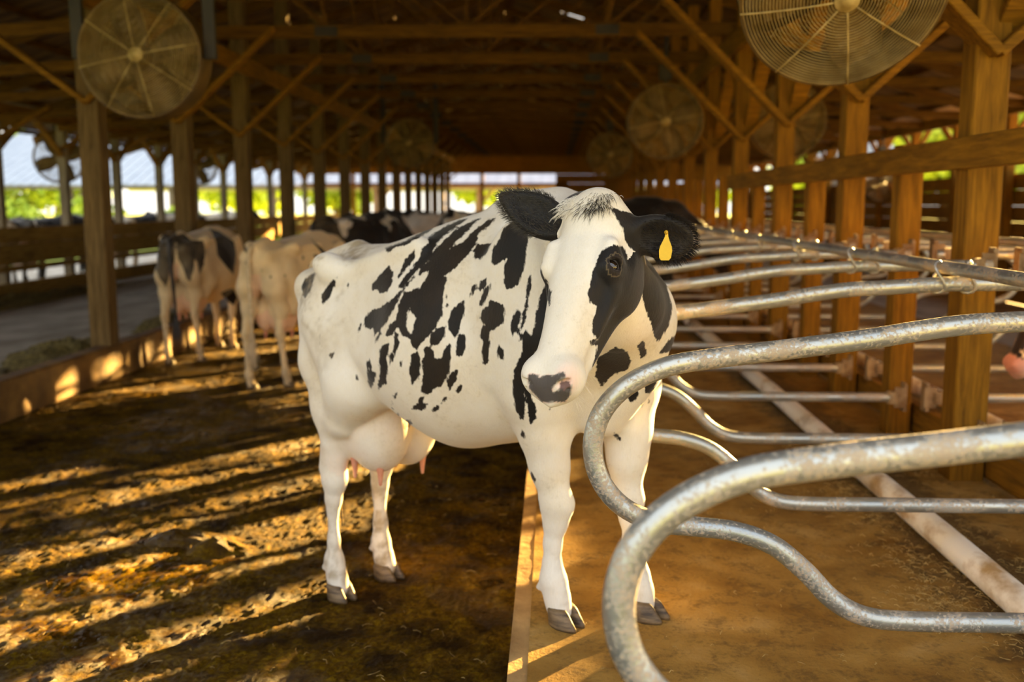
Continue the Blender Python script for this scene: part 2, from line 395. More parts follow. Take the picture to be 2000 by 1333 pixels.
def poly_sd(P, poly):
    """signed distance in 2-D, positive inside"""
    poly = np.asarray(poly, float); out = np.full(len(P), -1e3); lo = poly.min(0)-40; hi = poly.max(0)+40
    m = np.all((P > lo) & (P < hi), axis=1)
    if not m.any(): return out
    X = P[m]; d = np.full(len(X), 1e9); ins = np.zeros(len(X), bool)
    for a, b in zip(poly, np.roll(poly, -1, 0)):
        e = b-a; t = np.clip(((X-a)@e)/(e@e+1e-9), 0, 1); q = X-a-t[:, None]*e; d = np.minimum(d, np.hypot(q[:, 0], q[:, 1]))
        c = (a[1] > X[:, 1]) != (b[1] > X[:, 1])
        xi = (b[0]-a[0])*(X[:, 1]-a[1])/(b[1]-a[1]+1e-12)+a[0]; ins ^= c & (X[:, 0] < xi)
    out[m] = np.where(ins, d, -d); return out
def crop(sc, ox, oy, polys): return [[(x/sc+ox, y/sc+oy) for x, y in p] for p in polys]

def head_frame(poll, a, l):
    a = np.array(a, float); a /= np.linalg.norm(a); l = np.array(l, float); l -= a*(l@a); l /= np.linalg.norm(l)
    n = np.cross(a, l)
    return np.array(poll, float), np.stack([a, l, n])
def cow_sdf(H, legs, neck, ears, lift=0., udder=(-.37, 0, .72, .22, .17, .18)):
    sd = Sdf(); O3, M3 = H
    L = lambda x: lift*np.clip((x+.62)/1.24, -.2, 1.15)
    xs = [-.86, -.83, -.76, -.67, -.55, -.37, -.16, .03, .21, .41, .55, .66, .74, .78]
    zt = [1.28, 1.35, 1.395, 1.415, 1.430, 1.415, 1.435, 1.455, 1.462, 1.455, 1.40, 1.30, 1.20, 1.12]
    zb = [1.22, 1.12, 1.02, .95, .91, .83, .70, .61, .62, .64, .67, .73, .82, .95]
    w  = [.03, .09, .145, .185, .235, .30, .355, .36, .335, .285, .26, .22, .15, .04]
    zt = [z+L(x) for x, z in zip(xs, zt)]; zb = [z+L(x) for x, z in zip(xs, zb)]
    sd.loft((0, 0, 0), np.eye(3), xs, zt, zb, w, 2.35, .30, .10)
    for s in (-1, 1):
        sd.ell((-.50, .240*s, 1.350+L(-.5)), (.070, .040, .045), k=.09)            # hook bone
        sd.ell((-.785, .115*s, 1.265), (.050, .036, .050), k=.09)                      # pin bone
        sd.cone((-.50, .23*s, 1.36), (-.77, .11*s, 1.28), .018, .020, .09)
        sd.cone((-.42, .21*s, 1.345), (-.02, .23*s, 1.36+L(0)), .03, .03, .06)     # loin shelf
        sd.ell((-.27, .42*s, 1.17+L(-.27)), (.17, .12, .15), k=.10, op=-1)         # flank hollow
        sd.ell((-.66, .30*s, 1.30), (.10, .07, .06), k=.08, op=-1)                 # thurl hollow
        sd.ell((.44, .245*s, 1.12+L(.4)), (.13, .055, .27), k=.08)                 # shoulder blade
        sd.ell((.60, .20*s, .98+L(.6)), (.11, .09, .13), k=.07)                    # point of shoulder
        sd.ell((.27, .36*s, 1.20+L(.3)), (.08, .05, .2), k=.07, op=-1)
    sd.cone((-.60, 0, 1.425), (-.83, 0, 1.36), .03, .035, .05)                     # tail head
    sd.cone((.20, 0, 1.435+L(.20)), (.42, 0, 1.43+L(.42)), .045, .045, .07)         # withers
    sd.cone((.62, 0, .72+L(.6)), (.74, 0, .86+L(.7)), .07, .08, .08)               # brisket
    for (a, b, c) in neck: sd.chain(a, b, c)
    for lg in legs:
        for (a, b, c) in lg: sd.chain(a, b, c)
    x, y, z, rx, ry, rz = udder
    for s in (-1, 1): sd.ell((x+.025, y+.075*s, z-.005), (rx*.80, ry*.70, rz), k=.014); sd.ell((x-.09, y+.07*s, z+.01), (rx*.62, ry*.66, rz*.97), k=.016)
    # head in its own frame: s towards the nose, t to its left, u out of the forehead
    hp = lambda s, t, u: O3+np.array([s, t, u])@M3
    ss = [-.035, .0, .06, .12, .18, .24, .31, .39, .45, .50, .54, .565]
    T_ = [-.07, -.012, -.002, .002, .004, .002, -.004, -.008, -.012, -.02, -.04, -.07]
    B_ = [-.11, -.15, -.195, -.228, -.245, -.242, -.21, -.175, -.158, -.15, -.14, -.115]
    W_ = [.03, .088, .104, .111, .112, .102, .082, .066, .064, .070, .062, .03]
    sd.loft(O3, M3, ss, T_, B_, W_, 2.7, .14, .42, k=.03)
    for s in (-1, 1):
        sd.cone(hp(.135, .090*s, -.026), hp(.195, .088*s, -.028), .018, .018, .03)        # brow
        sd.ell(hp(.185, .093*s, -.056), (.044, .026, .034), M3, k=.025)                    # orbit
        E3 = np.array([[1, 0, 0], [0, -.54*s, .84], [0, .84*s, .54]])@M3
        sd.ell(hp(.188, .107*s, -.037), (.0145, .0205, .018), E3, k=.008, op=-1)           # eye socket
        sd.ell(hp(.10, .125*s, -.085), (.045, .020, .03), M3, k=.03, op=-1)                # temple hollow
        sd.ell(hp(.17, .082*s, -.165), (.090, .032, .072), M3, k=.04)                      # cheek
        sd.cone(hp(.24, .088*s, -.085), hp(.36, .068*s, -.10), .014, .010, .03)            # facial crest
        sd.ell(hp(.33, .10*s, -.045), (.07, .014, .03), M3, k=.03, op=-1)
        sd.cone(hp(.15, .065*s, -.205), hp(.42, .030*s, -.150), .022, .022, .03)           # jaw bone
        sd.ell(hp(.505, .050*s, -.055), (.040, .032, .038), M3, k=.03)                     # nostril wing
        A = np.array([[.75, .25*s, .6], [-.2, .95*s, 0], [0, 0, 1.]]); A = A/np.linalg.norm(A, axis=1)[:, None]
        sd.ell(hp(.537, .053*s, -.040), (.016, .020, .010), A@M3, k=.008, op=-1)           # nostril
        sd.cone(hp(.545, .060*s, -.055), hp(.530, .072*s, -.068), .006, .004, .006, -1)
    sd.ell(hp(.505, 0, -.085), (.052, .074, .050), M3, k=.03)                              # muzzle
    sd.ell(hp(.475, 0, -.150), (.055, .045, .025), M3, k=.025)                             # chin
    for s in (-1, 1): sd.cone(hp(.555, .0, -.128), hp(.43, .072*s, -.122), .0035, .0035, .008, -1)   # mouth line
    sd.ell(hp(-.01, 0, -.04), (.045, .060, .045), M3, k=.04)                               # poll
    for (b, e_, point, cup, ln, wd) in ears:
        e_ = np.array(e_, float); e_ /= np.linalg.norm(e_); c = np.array(cup, float); c -= e_*(c@e_); c /= np.linalg.norm(c); w_ = np.cross(c, e_)
        b = np.array(b, float); A = np.stack([e_, w_, c]); m = b+e_*ln*.52
        sd.cone(b-e_*.03, b+e_*.05, .030, .027, .03)
        sd.ell(m, (ln*.50, wd, .026), A, k=.02)
        if point:
            sd.ell(b+e_*ln*.80, (ln*.30, wd*.56, .018), A, k=.02); sd.ell(b+e_*ln*1.0, (ln*.17, wd*.28, .012), A, k=.02)
        else: sd.ell(b+e_*ln*.70, (ln*.33, wd*.88, .020), A, k=.02)
        sd.ell(m+e_*.012+c*.030, (ln*.43, wd*.78, .030), A, k=.014, op=-1)
    return sd
def claw(mb, c, hd, s, L=.115, W=.050, H=.062, mi=0):
    """one toe: c = middle of the sole, hd = direction, s = side"""
    f = np.array([math.cos(hd), math.sin(hd), 0]); l = np.array([-f[1], f[0], 0]); V = []; n = 16
    for z, k, sh in ((0, .97, 0), (.010, 1., 0), (H*.5, .86, -.010), (H*.85, .76, -.020), (H, .62, -.024), (H*1.05, .2, -.026)):
        for i in range(n):
            t = 2*math.pi*i/n; x = math.cos(t)*L/2*k; y = math.sin(t)*W/2*min(1, k*1.1)*(1-.25*max(0, math.cos(t)))
            V.append(np.array(c)+f*(x+sh+.008)+l*(y+s*(.002-.006*max(0, math.cos(t))))+np.array([0, 0, z]))
    F = [(i*n+k, i*n+(k+1) % n, (i+1)*n+(k+1) % n, (i+1)*n+k) for i in range(5) for k in range(n)]+[tuple(range(n-1, -1, -1)), tuple(5*n+k for k in range(n))]
    mb.add(V, F, mi)
def strand_fan(mb, roots, dirs, lens, rad=.0007, bend=(0, 0, -.4)):
    for p, d, L in zip(roots, dirs, lens):
        d = d/np.linalg.norm(d); b = np.array(bend)*L*.6
        P = [p, p+d*L*.4+b*.12, p+d*L*.75+b*.5, p+d*L+b]; mb.tube(P, [rad, rad*.9, rad*.6, rad*.15], 3, cap=False)

def make_mesh(name, V, F, coat, tint, mats):
    me = bpy.data.meshes.new(name); me.from_pydata(V.tolist(), [], F.tolist())
    me.materials.append(mats); me.polygons.foreach_set('use_smooth', [True]*len(F))
    a = me.attributes.new('coat', 'FLOAT', 'POINT'); a.data.foreach_set('value', coat.astype(np.float32))
    b = me.attributes.new('tint', 'FLOAT_COLOR', 'POINT'); b.data.foreach_set('color', tint.astype(np.float32).ravel())
    me.update(); return me
def vnormals(V, F):
    n = np.cross(V[F[:, 2]]-V[F[:, 0]], V[F[:, 3]]-V[F[:, 1]]); o = np.zeros_like(V)
    for i in range(4): np.add.at(o, F[:, i], n)
    return o/(np.linalg.norm(o, axis=1)[:, None]+1e-12)
def to_world(V, loc, rz):
    c, s = math.cos(rz), math.sin(rz); return np.stack([V[:, 0]*c-V[:, 1]*s+loc[0], V[:, 0]*s+V[:, 1]*c+loc[1], V[:, 2]+loc[2]], 1)
def tail_part(root, mat, tuft, z0=1.38, lean=0., far=.03):
    P = catmull([(-.80, 0, z0-.02), (-.865, 0, z0-.02), (-.900, lean*.2, z0-.12), (-.885, lean*.6, z0-.40), (-.865, lean, z0-.70), (-.86, lean, z0-.86)], 5)
    mb = MB(); mb.tube(P, np.interp(np.linspace(0, 1, len(P)), [0, .15, 1], [.034, .028, .012]), 10); o = mb.build('tail', mat, root, True)
    mb = MB(); e = P[-1]; rt = np.repeat([e+np.array([0, 0, .04])], 70, 0)+RNG.normal(0, .008, (70, 3))
    strand_fan(mb, rt, np.stack([RNG.normal(0, .12, 70), RNG.normal(0, .12, 70), -np.ones(70)], 1), RNG.uniform(.18, .3, 70), .003)
    mb.build('tail_switch', tuft, o); return o
# ------------------------------------------------------------------ the cow in front
COW_O = (-.31, 3.62, 0.); COW_TH = math.atan2(-.615, .789)
def w2l(p):
    x, y = p[0]-COW_O[0], p[1]-COW_O[1]; c, s = math.cos(COW_TH), math.sin(COW_TH); return np.array([x*c+y*s, -x*s+y*c, p[2]])
def d2l(v):
    c, s = math.cos(COW_TH), math.sin(COW_TH); return np.array([v[0]*c+v[1]*s, -v[0]*s+v[1]*c, v[2]])
def main_cow():
    t0 = time.time(); LIFT = .2
    POLL = w2l((.100, 2.742, 1.612)); H = head_frame(POLL, d2l((-.254, -.524, -.813)), d2l((.857, -.512, .085)))
    hp = lambda s, t, u: H[0]+np.array([s, t, u])@H[1]
    fl = ((0, 1, 0), .8)
    RH = [([((-.56, -.13, 1.16), .16), ((-.40, -.175, .93), .135), ((-.50, -.165, .78), .09)], .06, None),
          ([((-.69, -.115, 1.16), .090), ((-.655, -.135, .98), .095), ((-.60, -.145, .80), .078), ((-.597, -.145, .66), .056)], .06, None),
          ([((-.595, -.145, .70), .056), ((-.602, -.14, .60), .054), ((-.612, -.14, .50), .056), ((-.622, -.14, .41), .035), ((-.628, -.14, .36), .023), ((-.626, -.14, .24), .025),
            ((-.626, -.14, .15), .043), ((-.612, -.14, .085), .044), ((-.60, -.14, .05), .046)], .025, fl),
          ([((-.640, -.145, .67), .020), ((-.668, -.14, .54), .026)], .03, None),
          ([((-.665, -.158, .12), .013), ((-.667, -.122, .12), .013)], .012, None)]
    LH = [([((-.56, .13, 1.16), .16), ((-.40, .175, .93), .135), ((-.50, .165, .78), .09)], .06, None),
          ([((-.69, .115, 1.16), .090), ((-.655, .135, .98), .095), ((-.60, .145, .80), .078), ((-.615, .145, .66), .056)], .06, None),
          ([((-.61, .145, .70), .056), ((-.628, .142, .60), .054), ((-.644, .14, .50), .056), ((-.652, .14, .41), .038), ((-.655, .14, .36), .030), ((-.653, .14, .24), .031),
            ((-.652, .14, .15), .043), ((-.635, .14, .085), .044), ((-.62, .14, .05), .046)], .025, fl),
          ([((-.66, .145, .67), .020), ((-.697, .14, .54), .026)], .03, None),
          ([((-.690, .158, .12), .013), ((-.692, .122, .12), .013)], .012, None)]
    RF = [([((.50, -.19, 1.20), .12), ((.46, -.165, .98), .092), ((.467, -.135, .84), .068), ((.478, -.12, .73), .054), ((.493, -.12, .66), .046)], .06, None),
          ([((.500, -.12, .66), .048), ((.508, -.12, .615), .060), ((.503, -.12, .55), .042), ((.492, -.12, .47), .030), ((.491, -.12, .40), .032), ((.496, -.12, .345), .047),
            ((.512, -.12, .29), .044), ((.522, -.12, .25), .046)], .025, fl),
          ([((.452, -.137, .315), .013), ((.452, -.103, .315), .013)], .012, None)]
    LF = [([((.58, .19, 1.20), .12), ((.60, .165, .98), .095), ((.625, .125, .84), .070), ((.632, .11, .74), .056), ((.632, .11, .66), .046)], .06, None),
          ([((.634, .11, .66), .048), ((.642, .11, .60), .053), ((.648, .11, .54), .037), ((.658, .11, .46), .030), ((.668, .11, .40), .032), ((.680, .11, .345), .042),
            ((.695, .11, .29), .044), ((.702, .11, .25), .046)], .025, fl),
          ([((.635, .127, .315), .013), ((.635, .093, .315), .013)], .012, None)]
    b1 = hp(.03, 0, -.07); b2 = hp(.07, 0, -.17)
    neck = [([((.34, 0, 1.50), .12), ((.54, -.03, 1.49), .125), (tuple((np.array([.54, -.03, 1.50])+b1)/2), .105), (tuple(b1), .085)], .06, None),
            ([((.52, 0, 1.22), .23), ((.68, -.05, 1.24), .185), (tuple((np.array([.68, -.05, 1.24])+b2)/2+np.array([.0, .02, -.05])), .130), (tuple(b2), .092)], .06, None)]
    eL = (hp(.045, .085, -.085), d2l((.95, .04, -.20)), False, d2l((-.12, -.93, -.12)), .175, .060)
    eR = (hp(.045, -.085, -.085), d2l((-.84, .16, .43)), True, d2l((-.25, -.85, .40)), .205, .062)
    sd = cow_sdf(H, [RH, LH, RF, LF], neck, [eL, eR], LIFT, (-.445, 0, .735, .185, .16, .18))
    hb = np.array([hp(a, b, c) for a in (-.05, .58) for b in (-.12, .12) for c in (-.23, .03)]+[eL[0]+eL[1]*.22, eR[0]+eR[1]*.22])
    V, F = sculpt(sd, (-.98, -.95, -.0), (1.30, .46, 1.86), .0125, (hb.min(0)-.01, hb.max(0)+.01), .0062)
    NV = vnormals(V, F); Wd = to_world(V, COW_O, COW_TH); px, dep = project(Wd)
    Hc = (V-H[0])@H[1].T                                   # head coordinates
    head = (Hc[:, 0] > -.05) & (Hc[:, 0] < .6) & (Hc[:, 2] > -.26) & (Hc[:, 2] < .08) & (np.abs(Hc[:, 1]) < .14) & (dep < 2.83)
    def earm(e): d = (V-e[0]); return ((d@(e[1]/np.linalg.norm(e[1]))) > -.005) & (np.linalg.norm(d, axis=1) < .26) & ((V-(e[0]+e[1]*.11))@H[1][1]*np.sign((e[0]-H[0])@H[1][1]) > -.06)
    ear = earm(eL) | earm(eR); head &= ~ear
    # ---- coat patches of this animal
    c1 = crop(3.332, 550, 340, [
      [(215,640),(225,650),(200,720),(185,770),(150,810),(135,790),(128,730),(150,690),(180,660)],
      [(365,662),(350,720),(320,790),(275,850),(260,835),(262,790),(290,740),(330,690)],
      [(700,595),(728,650),(715,720),(680,770),(640,782),(620,755),(590,760),(588,720),(620,690),(650,640)],
      [(865,490),(870,540),(820,610),(790,650),(755,680),(780,620),(800,560),(830,530)],
      [(670,480),(720,465),(800,440),(850,410),(920,375),(1000,345),(960,375),(900,410),(820,460),(740,475),(690,515)],
      [(1210,290),(1130,310),(1050,350),(950,410),(955,450),(905,480),(900,540),(850,610),(790,680),(760,740),(790,745),(860,660),(930,590),(990,530),(985,500),(1010,450),(1060,400),(1130,350),(1190,310)],
      [(1300,280),(1230,310),(1150,345),(1100,390),(1050,440),(990,500),(960,560),(900,620),(870,680),(920,650),(980,620),(1040,570),(1090,500),(1150,430),(1200,380),(1260,320)],
      [(1395,290),(1350,300),(1290,340),(1230,390),(1180,440),(1100,480),(1040,540),(980,590),(960,640),(930,690),(1000,740),(1010,700),(1060,670),(1100,640),(1150,590),(1200,540),(1250,480),(1280,420),(1270,400),(1330,350)],
      [(930,690),(1085,665),(1050,770),(1045,920),(1000,1010),(900,1110),(880,1150),(850,1120),(835,1050),(860,1010),(875,940),(835,880),(845,820),(890,760)],
      [(890,730),(850,760),(800,770),(770,830),(760,880),(740,950),(700,980),(670,1060),(720,1050),(750,990),(790,1060),(850,1080),(810,990),(820,900),(860,830),(900,770)],
      [(790,750),(760,770),(700,830),(640,870),(580,890),(540,940),(540,1000),(570,1010),(600,1000),(605,1055),(650,1010),(680,970),(720,900),(740,850),(780,780),(870,670),(850,640)],
      [(510,970),(522,975),(515,1010),(500,1035),(498,1000)], [(640,1020),(650,1040),(625,1085),(608,1105),(610,1070)],
      [(1070,990),(1060,1060),(1020,1110),(975,1130),(965,1090),(975,1040),(1010,1000)],
      [(1190,820),(1185,900),(1165,970),(1150,1040),(1125,1070),(1100,1040),(1080,1010),(1085,950),(1110,890),(1150,840)],
      [(1200,1050),(1200,1130),(1165,1200),(1140,1180),(1135,1100),(1150,1050),(1180,1035)],
      [(1540,290),(1600,330),(1605,430),(1590,540),(1570,640),(1540,720),(1500,750),(1460,745),(1445,690),(1450,600),(1470,550),(1430,570),(1390,600),(1365,570),(1375,490),(1420,420),(1440,350)],
      [(1365,450),(1340,510),(1290,560),(1245,550),(1260,510),(1240,500),(1280,460)],
      [(1330,680),(1335,720),(1295,765),(1278,750),(1290,700)], [(1270,715),(1260,760),(1232,810),(1222,780),(1240,730)],
      [(1360,710),(1355,770),(1330,820),(1290,880),(1285,830),(1310,780),(1330,740)],
      [(1360,820),(1410,840),(1450,850),(1455,900),(1440,970),(1390,1010),(1360,1020),(1350,1070),(1355,1100),(1355,1180),(1335,1245),(1305,1240),(1300,1150),(1310,1100),(1290,1060),(1305,1000),(1320,980),(1290,940),(1300,890),(1340,860)],
      [(1550,865),(1555,920),(1530,1010),(1505,1060),(1490,1020),(1495,960),(1520,900)],
      [(1415,1115),(1445,1150),(1440,1215),(1420,1210),(1400,1160)],
      [(1620,640),(1632,680),(1615,780),(1600,880),(1580,960),(1545,1090),(1555,1000),(1580,860),(1600,740)],
      [(700,1100),(695,1160),(670,1230),(690,1290),(680,1370),(640,1370),(640,1250),(635,1150),(660,1115)],
      [(770,1090),(750,1150),(720,1230),(700,1250),(705,1190),(725,1140),(740,1060)],
      [(890,1150),(905,1200),(900,1290),(880,1340),(850,1380),(835,1340),(832,1260),(845,1180)],
      [(950,1120),(985,1150),(1000,1230),(1020,1270),(1050,1160),(1080,1100),(1100,1110),(1098,1200),(1070,1300),(1040,1370),(930,1370),(915,1250),(935,1180),(920,1140)],
      [(570,1205),(580,1250),(590,1290),(615,1300),(600,1350),(560,1360),(565,1270),(555,1240)],
      [(785,1205),(780,1260),(768,1255),(772,1220)], [(1150,1275),(1140,1340),(1085,1400),(1080,1333),(1110,1290)],
      [(345,1140),(345,1170),(325,1205),(308,1185),(310,1155),(325,1165)], [(262,1030),(255,1080),(265,1135),(250,1110),(250,1050)],
      [(437,700),(440,720),(430,745),(422,725)], [(1070,780),(1085,790),(1065,820),(1060,800)], [(1095,830),(1090,860),(1068,875),(1070,850)],
      [(735,1030),(760,1040),(750,1100),(735,1120)]])
    c3 = crop(2.666, 560, 700, [
      [(430,0),(435,60),(465,75),(460,110),(440,155),(425,140),(420,90),(415,30)], [(480,0),(520,0),(525,90),(505,130),(480,170),(475,130),(495,60)],
      [(700,0),(850,0),(845,60),(830,120),(800,155),(780,150),(740,190),(700,180),(705,110),(720,50)],
      [(650,0),(695,0),(700,60),(665,115),(640,100),(645,40)], [(895,60),(885,110),(860,150),(845,170),(840,130),(855,90)],
      [(915,140),(910,165),(895,182),(883,172),(893,145)], [(715,200),(710,235),(735,240),(720,265),(690,270),(650,268),(660,245),(685,235),(690,205)],
      [(800,240),(790,270),(765,288),(757,270),(775,250)], [(832,203),(828,228),(810,232),(812,210)], [(572,180),(572,205),(558,217),(553,195)],
      [(640,318),(652,340),(640,362),(618,352),(615,322)], [(1015,0),(1055,0),(1050,25),(1030,38)], [(547,222),(553,240),(543,248)], [(548,258),(556,268),(553,280)],
      [(362,80),(372,105),(372,118),(360,108)], [(575,282),(586,298),(578,304)], [(535,0),(560,0),(545,25),(535,35)], [(595,5),(602,15),(595,45),(588,40)],
      [(605,352),(622,368),(618,378),(604,365)]])
    c2 = crop(2.777, 950, 340, [
      [(345,560),(340,640),(340,740),(325,850),(300,920),(255,990),(240,1100),(245,1200),(262,1333),(235,1330),(222,1250),(205,1180),(212,1260),(205,1333),(180,1333),(150,1250),(142,1150),(150,1060),(185,990),(200,930),(190,870),(215,840),(240,880),(260,830),(270,760),(290,680),(320,600)],
      [(245,530),(240,600),(225,690),(215,780),(180,890),(175,860),(195,790),(215,650),(225,570)],
      [(225,1220),(270,1240),(272,1320),(240,1360),(228,1300)],
      [(255,150),(300,130),(355,140),(330,190),(245,170)], [(0,250),(50,240),(0,300)],
      [(640,100),(720,95),(775,150),(800,215),(740,190),(650,150)],
      [(840,400),(915,420),(950,520),(990,640),(1008,740),(988,830),(930,915),(905,860),(885,790),(862,740),(840,640),(835,540)],
      [(1035,860),(1035,960),(935,975),(985,910)], [(820,930),(850,905),(872,975),(840,1000)],
      [(600,1000),(700,940),(760,960),(790,1010),(770,1060),(690,1090),(620,1150),(590,1100)], [(345,1270),(348,1285),(335,1285)]])
    c4 = crop(2.424, 980, 700, [
      [(95,330),(110,350),(107,392),(88,362)], [(142,540),(160,572),(155,592),(138,565)], [(172,668),(184,700),(185,742),(170,712)],
      [(530,352),(545,360),(575,390),(560,390),(530,366)], [(575,160),(600,130),(640,120),(645,180),(620,210),(600,200)],
      [(670,90),(735,80),(722,150),(695,168),(680,160)], [(657,215),(668,215),(665,240),(657,235)], [(628,182),(640,186),(634,205)], [(498,505),(510,503),(508,515)],
      [(690,195),(702,198),(698,220),(690,215)]])
    hd = crop(2.777, 950, 340, [
      [(700,386),(745,398),(768,440),(768,525),(800,498),(792,440),(850,425),(875,520),(885,620),(872,740),(848,792),(822,755),(790,760),(770,810),(740,850),(700,895),(672,935),(700,975),(680,1010),(640,1055),(605,1105),(572,1040),(590,990),(606,930),(566,930),(562,905),(612,900),(570,860),(572,820),(600,760),(600,720),(562,700),(552,650),(572,560),(588,490),(618,430),(650,398)],
      [(660,180),(760,205),(860,225),(960,220),(990,330),(860,320),(850,420),(805,425),(770,390),(750,360),(740,300),(710,235)],
      [(230,400),(292,400),(290,500),(325,570),(350,640),(350,730),(300,640),(240,560),(225,480)],
      [(445,185),(430,222),(380,265),(350,300),(310,380),(280,430),(200,420),(200,180)]])
    mpp = dep/F_PX
    coat = np.full(len(V), -.05)
    def paint(msk, polys):
        idx = np.where(msk)[0]
        for p in polys:
            d = poly_sd(px[idx], p)*mpp[idx]; coat[idx] = np.maximum(coat[idx], np.maximum(d, -.05))
    view = CAM-Wd; view /= np.linalg.norm(view, axis=1)[:, None]; facing = (to_world(NV, (0, 0, 0), COW_TH)*view).sum(1)
    body = ~head & ~ear
    paint(body & (facing > -.12), c1+c2+c3+c4); paint(head & (facing > -.25), hd)
    back = (facing <= -.12) & body & (V[:, 2] > .85)
    coat[back] = np.maximum(coat[back], (vnoise(V[back]*np.array([1.6, 1.6, 1.]), 2.6, 4, 2)-.12)*.12)
    coat[ear] = .05
    white_base = ear & (np.abs((V-np.where(((V-H[0])@H[1][1] > 0)[:, None], eL[0], eR[0]))@H[1][0]+.012) < -.1); coat[white_base] = -.05
    # ---- dirt and bare skin
    tint = np.zeros((len(V), 4)); tint[:, :3] = (.36, .27, .15)
    n1 = vnoise(V, 9, 3, 4); n2 = vnoise(V, 28, 8, 3)
    def sm(x, a, b): t = np.clip((x-a)/(b-a), 0, 1); return t*t*(3-2*t)
    x, y, z = V.T
    n3 = vnoise(V, 70, 12, 2); dirt = .95*sm(x, -.22, -.50)*sm(z, 1.05, 1.38)*sm(n1+n2*.6+n3*.5, -.25, .8)                 # soiled rump
    dirt += .38*sm(x, -.25, -.5)*sm(z, .75, 1.0)*sm(n1+n2*.5, -.05, .75)
    dirt += .8*sm(z, .60, .06)*sm(x, 0, -.3)*sm(n1+n2*.8+n3*.5, -.4, .7)+.4*sm(y, .05, .12)*sm(z, .6, .4)*sm(x, 0, -.3)*sm(n1+n2+n3*.5, -.3, .5)+.35*sm(z, .62, .30)*sm(x, 0, .3)*sm(n1+n2, .15, .7)
    dirt += .7*sm(-np.hypot((x+.12)/.16, (z-.70)/.07), -1.1, -.3)*sm(y, 0, -.1)*sm(n1+n2*.8, -.3, .5)
    tint[:, 3] = np.clip(dirt, 0, .85)*body
    def skin(msk, col, a): tint[msk, :3] = col; tint[msk, 3] = np.maximum(a, 0) if np.isscalar(a) else a[msk]
    ud = body & (z < .90) & (x > -.66) & (x < -.2) & (np.hypot((x+.44)/.24, (z-.70)/.20) < 1) & (np.abs(y) < .2)
    tint[ud, :3] = (.80, .55, .42); tint[ud, 3] = .22*sm(n1[ud], -.5, .6)+.05
    s_, t_, u_ = Hc.T
    pinkz = head & (s_ > .43)
    tint[pinkz, :3] = (.82, .44, .36); tint[pinkz, 3] = np.clip(.62*sm(-np.hypot((s_-.520)/.05, np.hypot((t_-.058)/.036, (u_+.045)/.045)), -1.1, -.3), 0, .8)[pinkz]
    nose = crop(2.777, 950, 340, [
      [(222,1080),(258,1082),(290,1098),(330,1085),(365,1090),(415,1068),(432,1090),(425,1110),(385,1130),(362,1155),(362,1185),(420,1158),(462,1150),(458,1200),(430,1240),(300,1240),(230,1165)]])
    nd = np.maximum.reduce([poly_sd(px, p) for p in nose])*mpp+n2*.003
    k = head & (s_ > .44); a = sm(nd, -.0015, .0025)*k
    tint[:, :3] = np.where(a[:, None] > .3, np.array([.060, .050, .050]), tint[:, :3]); tint[:, 3] = np.maximum(tint[:, 3], a*.96)
    noz = head & (sm(-np.linalg.norm((Hc-np.array([.540, .056, -.046]))/np.array([.012, .016, .010]), axis=1), -1.25, -.8) > .4); tint[noz, :3] = (.10, .03, .03); tint[noz, 3] = .9
    lid = head & (np.linalg.norm((Hc*np.array([1, np.sign(1), 1])-np.array([.188, .100, -.040]))/np.array([.034, .034, .030]), axis=1) < 1.); tint[lid, :3] = (.016, .011, .009); tint[lid, 3] = .9
    eh = ear & (np.abs(V@np.ones(3)*0) < 1); coat[eh] = .05
    root = empty('dairy_cow', COW_O, COW_TH, 'large black and white spotted cow with a yellow ear tag, facing the camera', 'cow')
    bo = bpy.data.objects.new('body', make_mesh('cow_body', V, F, coat, tint, M['hide'])); COL.objects.link(bo); bo.parent = root
    # ---- eyes
    for s in (-1, 1):
        mb = MB(); c = hp(.188, .0905*s, -.0465); n = 20; prof = [(.0205*math.sin(math.pi*i/n)+1e-5, -.0205*math.cos(math.pi*i/n)) for i in range(n+1)]
        ax_s = H[1][0]; ax_o = H[1][1]*s*.84+H[1][2]*.54; ax_p = np.cross(ax_o, ax_s); ax_p *= np.sign(ax_p@H[1][2])
        mb.lathe(prof, 24, c=tuple(c)); ey = mb.build('eye', M['eye'], root, True)
        lg = -ax_p*.97+ax_s*.24; upv = -ax_s*.97-ax_p*.24; hl = lambda ds, dp, do: c+lg*ds+upv*dp+ax_o*do                          # lid rim: a rounded ring around the eyeball
        up = lambda t: (.0195*math.cos(t), (.0118 if math.sin(t) > 0 else .0108)*math.sin(t), .0165-.007*abs(math.cos(t)))
        MB().tube([hl(*up(t)) for t in np.linspace(0, 2*math.pi, 29)[:-1]], .0034, 6, closed=True).build('eyelid', M['lid'], root, True)
        MB().tube([hl(*(np.array(up(t))*np.array([.86, .80, 1])+np.array([0, 0, .001]))) for t in np.linspace(math.pi*.95, math.pi*1.75, 14)], .0016, 5).build('eye_white', M['sclera'], ey, True)
        mb = MB(); rt = [hl(.019*math.cos(t), .0125*math.sin(t), .017) for t in np.linspace(.25, 2.9, 34)]
        strand_fan(mb, rt, [ax_o*.9-ax_s*.4+RNG.normal(0, .08, 3) for _ in rt], RNG.uniform(.010, .019, 34), .0005, (0, 0, -.3)); mb.build('eyelashes', M['hairblack'], root)
